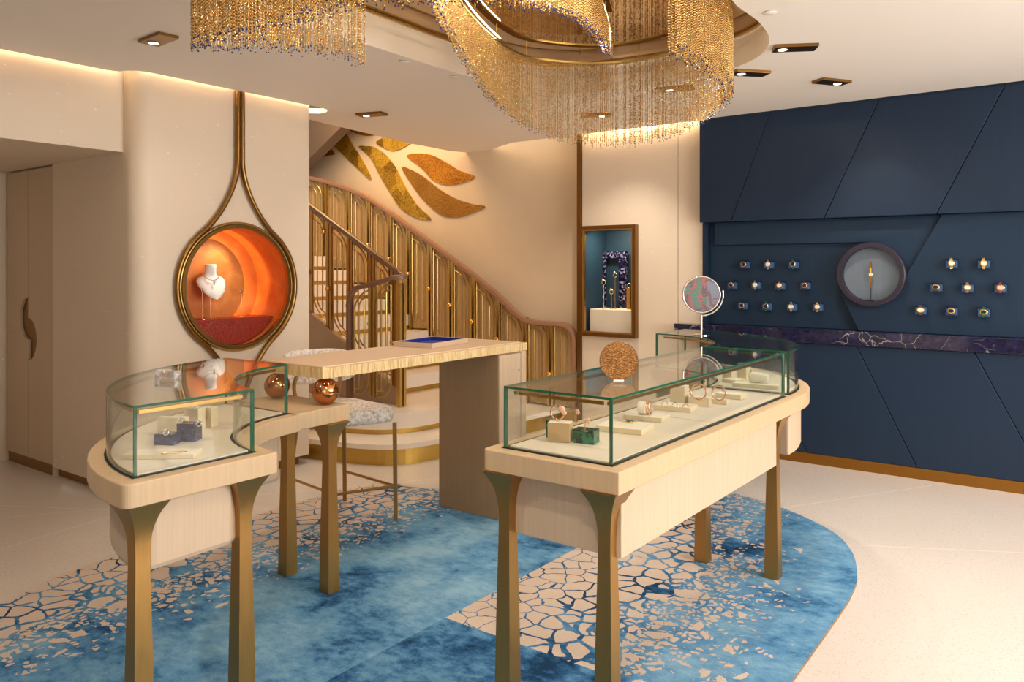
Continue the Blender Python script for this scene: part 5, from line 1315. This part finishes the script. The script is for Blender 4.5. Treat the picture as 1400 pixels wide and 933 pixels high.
def chains(curve, step, layers):
    V = []; Fc = []; BV = []; BF = []; base = 0
    P = resample(curve, step=step)
    for off, dz in layers:
        for i in range(len(P)):
            a, c = P[max(i-1, 0)], P[min(i+1, len(P)-1)]; t_ = Vector((c.x-a.x, c.y-a.y, 0)).normalized(); nn_ = Vector((-t_.y, t_.x, 0))
            p = P[i]+nn_*off+t_*rng.uniform(-.003, .003); zb = P[i].z+dz+rng.uniform(-.022, .022); yield (p.x, p.y, zb)
def oct_mesh(name, centres, rx, rz_, mat, alt=False):
    C = np.array(centres); n = len(C)
    base = np.array([(1, 0, 0), (-1, 0, 0), (0, 1, 0), (0, -1, 0), (0, 0, 1), (0, 0, -1)], float)
    V = np.repeat(base[None], n, 0)
    s1 = np.full(n, rx); s2 = np.full(n, rx)
    if alt: s2 = np.where(np.arange(n) % 2 == 0, rx, rx*.35); s1 = np.where(np.arange(n) % 2 == 0, rx*.35, rx)
    ang = rng.uniform(0, math.pi, n) if alt else np.zeros(n)
    x = V[:, :, 0]*s1[:, None]; y = V[:, :, 1]*s2[:, None]; z = V[:, :, 2]*rz_
    X = x*np.cos(ang)[:, None]-y*np.sin(ang)[:, None]; Y = x*np.sin(ang)[:, None]+y*np.cos(ang)[:, None]
    V = np.stack([X, Y, z], 2)+C[:, None, :]; V = V.reshape(-1, 3)
    tri = np.array([(0, 2, 4), (2, 1, 4), (1, 3, 4), (3, 0, 4), (2, 0, 5), (1, 2, 5), (3, 1, 5), (0, 3, 5)])
    T = (tri[None]+6*np.arange(n)[:, None, None]).reshape(-1, 3)
    me = bpy.data.meshes.new(name); me.vertices.add(len(V)); me.vertices.foreach_set('co', V.ravel().astype(np.float32))
    me.loops.add(T.size); me.loops.foreach_set('vertex_index', T.ravel().astype(np.int32)); me.polygons.add(len(T))
    me.polygons.foreach_set('loop_start', np.arange(0, T.size, 3, dtype=np.int32)); me.update(calc_edges=True); me.validate()
    me.materials.append(mat); o = bpy.data.objects.new(name, me); COL.objects.link(o); o.parent = ch; o['kind'] = 'stuff'; return o
for nm, cv, lays in (('left', c_left, ((-.022, .0), (0, .02), (.022, .012))), ('loop', c_loop, ((-.022, .0), (.022, .02)))):
    ends = list(chains(cv, .0145, lays)); loc = np.array(ch.location)
    cen_ = []; tips = []
    for (x, y, zb) in ends:
        zz = np.arange(zb+.014, ZR, .0118); cen_.append(np.stack([np.full(len(zz), x), np.full(len(zz), y), zz], 1)); tips.append((x, y, zb)) if rng.random() < .8 else None
    oct_mesh('bead_curtain', np.concatenate(cen_)-loc,   .0047, .0078, m_chain, True)
    Tp = np.array(tips)-loc
    # round blue beads: two crossed octahedra make a faceted ball
    o = oct_mesh('bead_tips', Tp, .0074, .0074, m_bluebead); o2 = oct_mesh('x', Tp, .0078, .0078, m_bluebead)
    me2 = o2.data; me2.transform(Matrix.Identity(4)); bpy.data.objects.remove(o2); bpy.data.meshes.remove(me2)
    md = o.modifiers.new('round', 'SUBSURF'); md.levels = 1; md.render_levels = 1
    rp = [Vector((p[0], p[1], ZR+.012)) for p in resample(cv, step=.03)]
    mb = MB(); mb.sweep(rp, [(-.024, -.006), (.024, -.006), (.024, .006), (-.024, .006)]); build('rail', mb, m_goldrail, ch, world=True)
    mb = MB()
    for p in rp[::14]: mb.tube([p+Vector((0, 0, .008)), Vector((p.x, p.y, 3.044))], .004, 6)
    build('hanger', mb, m_goldrail, ch, world=True)

# lit sections of the inner rail edge
for (y0, y1, sd) in ((3.3, 4.95, 'L'), (4.15, 4.55, 'R')):
    seg = [Vector(p) for p in resample(c_loop, step=.02)]; seg = [p for p in seg if y0 < p.y < y1 and (p.x < .2 if sd == 'L' else p.x > 1.0)]
    t_ = 1 if sd == 'L' else -1
    mb = MB(); mb.tube([Vector((p.x+t_*.045, p.y-(.0 if sd == 'L' else .0), ZR+.02)) for p in seg], .0042, 6); build('led_line', mb, emit('rail_led', (255, 240, 214), 7), ch, world=True, label='lit white line on the inner rail')
for p in ((-.1, 3.6, 2.93), (.55, 4.6, 2.93), (.4, 3.0, 2.93), (-.95, 3.1, 2.93)):  # point lights added to brighten the ceiling tiers and chains, no lamps there
    l = bpy.data.lights.new('tier_fill_light', 'POINT'); l.energy = 8; l.color = SOFT; l.shadow_soft_size = .03
    lo = bpy.data.objects.new('tier_fill_light', l); COL.objects.link(lo); lo.location = p
